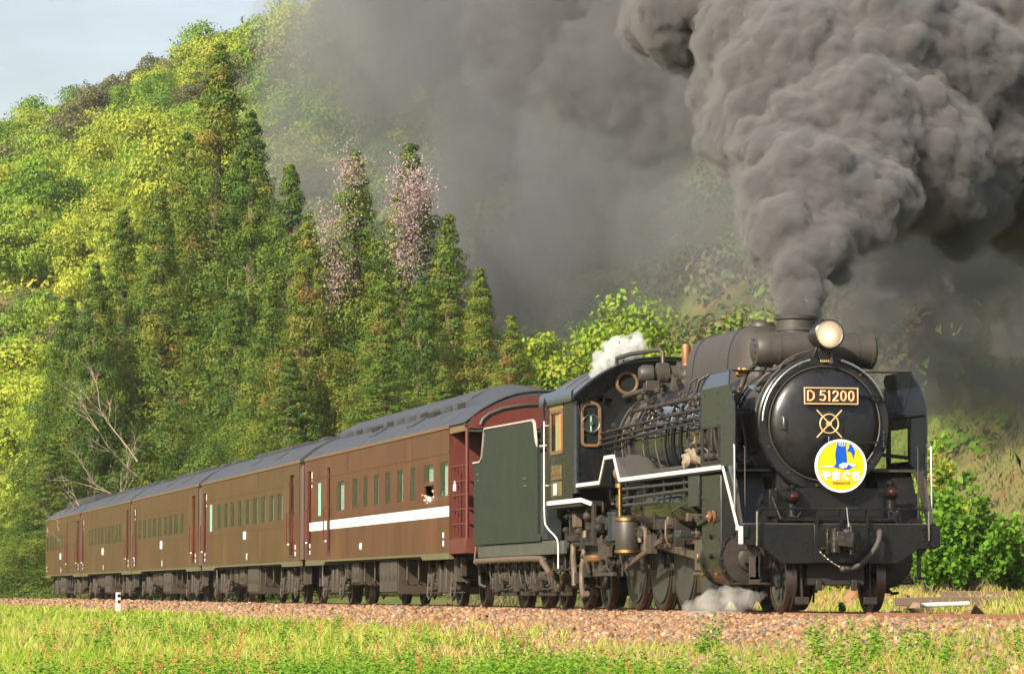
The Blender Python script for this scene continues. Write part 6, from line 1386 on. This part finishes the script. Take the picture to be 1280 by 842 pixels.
# ------------------------------------------------------------------ smoke and steam
def vol_mat(name, col, dens, wisp=None, step=None):
    m = bpy.data.materials.new(name); m.use_nodes = True; n = m.node_tree.nodes; L = m.node_tree.links; n.clear()
    out = n.new('ShaderNodeOutputMaterial'); v = n.new('ShaderNodeVolumePrincipled')
    v.inputs['Color'].default_value = (*col, 1); v.inputs['Density'].default_value = dens; v.inputs['Density Attribute'].default_value = ''
    if wisp:
        scale, lo, hi = wisp; tc = n.new('ShaderNodeTexCoord'); no = n.new('ShaderNodeTexNoise'); no.inputs['Scale'].default_value = scale; no.inputs['Detail'].default_value = 4; no.inputs['Roughness'].default_value = .6; no.inputs['Distortion'].default_value = .6
        mr = n.new('ShaderNodeMapRange'); mr.interpolation_type = 'SMOOTHSTEP'; mr.inputs['From Min'].default_value = lo; mr.inputs['From Max'].default_value = hi; mr.inputs['To Max'].default_value = dens
        L.new(tc.outputs['Object'], no.inputs['Vector']); L.new(no.outputs['Fac'], mr.inputs['Value']); L.new(mr.outputs[0], v.inputs['Density'])
        if step: m.cycles.volume_step_rate = step
    L.new(v.outputs[0], out.inputs['Volume']); MAT[name] = m; return m
def blob_points(core, levels, seed, squash=1.0):
    """fractal billows: every blob carries smaller ones all over its surface"""
    g = np.random.default_rng(seed); P = [np.array([c[0], c[1], c[2], c[3]]) for c in core]; out = list(P); cur = P
    for (n, ratio, sink) in levels:
        nx = []
        for b in cur:
            for k in range(n):
                d = g.normal(size=3); d /= np.linalg.norm(d)
                r = b[3]*ratio*g.uniform(.6, 1.25)
                q = b[:3] + d*(b[3]-r*sink)
                nx.append(np.array([*q, r]))
        # keep only blobs that poke out of the union of the parents
        A = np.array(out); keep = []
        for q in nx:
            dd = np.linalg.norm(A[:, :3]-q[:3], axis=1)
            if np.all(dd + q[3] > A[:, 3]*1.0 + q[3]*0.35): keep.append(q)
        out += keep; cur = keep
    return np.array(out)
def points_volume(name, pts, voxel, mat, to_mesh=True, parent=None, noise_amp=0.0):
    me = bpy.data.meshes.new(name); me.vertices.add(len(pts)); me.vertices.foreach_set('co', pts[:, :3].astype(np.float32).ravel())
    at = me.attributes.new('rad', 'FLOAT', 'POINT'); at.data.foreach_set('value', pts[:, 3].astype(np.float32))
    me.update(); o = bpy.data.objects.new(name, me); COL.objects.link(o)
    ng = bpy.data.node_groups.new(name+'_nodes', 'GeometryNodeTree')
    ng.interface.new_socket('Geometry', in_out='INPUT', socket_type='NodeSocketGeometry'); ng.interface.new_socket('Geometry', in_out='OUTPUT', socket_type='NodeSocketGeometry')
    N = ng.nodes; L = ng.links; gi = N.new('NodeGroupInput'); go = N.new('NodeGroupOutput')
    m2p = N.new('GeometryNodeMeshToPoints'); na = N.new('GeometryNodeInputNamedAttribute'); na.data_type = 'FLOAT'; na.inputs[0].default_value = 'rad'
    L.new(gi.outputs[0], m2p.inputs['Mesh']); L.new(na.outputs[0], m2p.inputs['Radius'])
    p2v = N.new('GeometryNodePointsToVolume'); p2v.resolution_mode = 'VOXEL_SIZE'; p2v.inputs['Voxel Size'].default_value = voxel
    L.new(m2p.outputs[0], p2v.inputs['Points']); L.new(na.outputs[0], p2v.inputs['Radius'])
    last = p2v.outputs[0]
    if to_mesh:
        v2m = N.new('GeometryNodeVolumeToMesh'); v2m.resolution_mode = 'GRID'; v2m.inputs['Threshold'].default_value = 0.1
        L.new(last, v2m.inputs['Volume']); last = v2m.outputs[0]
    sm = N.new('GeometryNodeSetMaterial'); sm.inputs['Material'].default_value = mat; L.new(last, sm.inputs[0]); L.new(sm.outputs[0], go.inputs[0])
    md = o.modifiers.new('billows', 'NODES'); md.node_group = ng
    if to_mesh:      # bake to a plain mesh, with fine relief on the vertices
        dg = bpy.context.evaluated_depsgraph_get(); dg.update(); ev = o.evaluated_get(dg); me2 = bpy.data.meshes.new_from_object(ev, depsgraph=dg)
        o.modifiers.clear(); o.data = me2; bpy.data.meshes.remove(me); bpy.data.node_groups.remove(ng)
        if noise_amp:
            nv = len(me2.vertices); co = np.empty(nv*3, np.float32); me2.vertices.foreach_get('co', co); co = co.reshape(-1,3)
            no = np.empty(nv*3, np.float32); me2.vertices.foreach_get('normal', no); no = no.reshape(-1,3)
            d = np.array([noise.turbulence(Vector(p)*2.0, 5, True, noise_basis='PERLIN_ORIGINAL') for p in co])
            co += no*((d-.3)*noise_amp)[:, None]; me2.vertices.foreach_set('co', co.ravel()); me2.update()
        me2.materials.clear(); me2.materials.append(mat)
        me2.polygons.foreach_set('use_smooth', [True]*len(me2.polygons))
        print(name, 'faces', len(me2.polygons))
    return o
CAMP = Vector((-14.02027, -48.1511, 0.25278))      # where the photographer stood
def px(u, v, y):
    """point of the world plane y that the photograph shows at pixel u, v (1280 wide)"""
    f = 4849.29; yaw, pitch = -0.19626155, 0.0657485
    fw = Vector((-math.sin(yaw)*math.cos(pitch), math.cos(yaw)*math.cos(pitch), math.sin(pitch))); rt = Vector((math.cos(yaw), math.sin(yaw), 0)); up = rt.cross(fw)
    d = fw + rt*((u-640)/f) - up*((v-421)/f); t = (y-CAMP.y)/d.y
    return CAMP + d*t, t/f          # point and metres per pixel there
def blob(u, v, y, rp):
    p, s = px(u, v, y); return (p.x, p.y, p.z, rp*s)
core = [blob(*a) for a in [(1000,382,2.7,20),(1003,362,2.8,28),(1000,338,2.95,34),(1008,312,3.2,46),(985,288,3.4,46),(1036,286,3.5,44),(1018,258,4.0,72),
   (972,254,4.0,46),(1070,244,4.4,58),(988,208,5.2,62),(1052,196,5.6,92),(1135,196,5.8,84),(1196,240,6.8,58),(945,170,6.9,58),(1018,132,7.4,112),(1118,112,7.4,116),(1210,158,7.7,104),(1278,212,8.2,86),
   (958,84,9,76),(1035,40,9.4,128),(1155,34,9.6,140),(1275,86,9.2,128),(970,-30,11,140),(1105,-66,11,180),(1262,-34,11,180),(1352,200,9.2,130),(1345,60,10,170)]]
pts = blob_points(core, [(15,.50,.50),(16,.42,.48),(6,.40,.45)], 5)
m_smoke = vol_mat('dense_smoke', (.315,.312,.315), 6.5)
smoke = points_volume('smoke_plume', pts, 0.05, m_smoke, True, noise_amp=.18)
tag(smoke, 'dense dark grey smoke billowing from the chimney of the steam locomotive', 'smoke', kind='stuff')
shell = pts[pts[:,3] > .16].copy(); shell[:,3] = shell[:,3]*1.13+.05
sh = points_volume('smoke_fringe', shell, 0.09, vol_mat('fringe_smoke', (.33,.328,.33), 3.4, (2.6,.40,.70), .14), True, noise_amp=.25)
tag(sh, 'torn feathery outer edge of the dense smoke plume', 'smoke', kind='stuff')
# softer smoke trailing above and behind the plume
c2 = [blob(*a) for a in [(1080,370,20,55),(1130,440,26,70),(1240,460,28,90),(1150,290,16,70),(1250,290,16,90),(840,60,22,110),(920,20,20,110),(770,110,26,90),(760,20,28,120),(860,-40,26,140),(690,30,34,110),(1120,330,22,70),(1200,330,22,90),(1290,320,22,110),(1180,400,26,80),(1270,410,24,90),(880,150,18,60)]]
m2 = vol_mat('soft_smoke', (.24,.24,.245), 1.0, (.35,.30,.62), .2)
s2 = points_volume('trailing_smoke', blob_points(c2, [(20,.45,.6),(12,.45,.55)], 8), 0.2, m2, True, noise_amp=.9)
tag(s2, 'softer grey smoke trailing behind the dense plume and in its shade', 'smoke', kind='stuff')
c3 = [blob(*a) for a in [(910,320,100,85),(960,260,100,60),(372,235,166,60),(640,430,110,80),(560,230,150,110),(430,160,150,100),(520,90,150,130),(610,130,130,150),(590,0,140,130),(700,220,120,150),(620,300,125,110),(700,360,110,110),(800,180,110,120),(760,420,105,70),(860,300,100,80),(420,260,158,60),(900,60,110,150),(1050,420,90,110),(1180,440,85,110),(1290,400,85,120),(440,50,160,80)]]
c3b = [(x,y,z,r*1.22) for x,y,z,r in c3[::2]]+[blob(*a) for a in [(905,270,66,80),(860,340,66,60),(930,360,62,45),(340,130,172,50),(620,470,112,60),(370,40,180,60),(450,20,170,90)]]
m3b = vol_mat('thinner_smoke', (.38,.39,.40), .042)
s3b = points_volume('smoke_veil', blob_points(c3b, [(12,.5,.5),(8,.45,.5)], 19), 1.0, m3b, True, noise_amp=1.2)
tag(s3b, 'thinnest fringe of grey smoke around the drifting veil', 'smoke', kind='stuff')
m3 = vol_mat('thin_smoke', (.23,.238,.255), .19, (.045,.36,.66), .35)
s3 = points_volume('smoke_veil', blob_points(c3, [(16,.5,.6),(10,.45,.5)], 9), 0.8, m3, True, noise_amp=1.2)
tag(s3, 'thin grey smoke drifting across the wooded hillside', 'smoke', kind='stuff')
# white steam
c4 = [blob(*a) for a in [(746,465,10.6,8),(753,455,10.7,13),(764,448,10.8,17),(775,440,10.9,18),(788,436,11,16),(795,430,11.1,11)]]
s4 = points_volume('steam_puff', blob_points(c4, [(16,.45,.6),(10,.42,.5)], 10), 0.025, vol_mat('white_steam', (.96,.97,.98), 9, (6,.38,.66), .2), True, noise_amp=.10)
tag(s4, 'white steam puff rising above the cab roof', 'steam', kind='stuff')
c5 = [blob(*a) for a in [(957,742,1.2,2.5),(951,744,1.2,4.5),(944,746,1.2,7),(934,748,1.2,10),(922,749,1.2,13),(908,750,1.25,15),(893,752,1.3,15),(878,756,1.4,11),(862,759,1.5,8)]]
s5 = points_volume('cylinder_steam', blob_points([(a,b,c,r*1.2) for a,b,c,r in c5], [(5,.6,.8)], 11), 0.02, vol_mat('cylinder_steam', (.95,.93,.91), 3.4, (4.5,.26,.72), .15), True, noise_amp=.03)
tag(s5, 'white steam hissing from the cylinder drain beside the front wheels', 'steam', kind='stuff')

# the air between the camera and the far hill
hb = MB().box(-150, 260, -60, 620, -3.0, 135).build('haze', vol_mat('haze_air', (.93,.95,1.0), .00010), None, 0, 0, 2, False); tag(hb, kind='stuff')
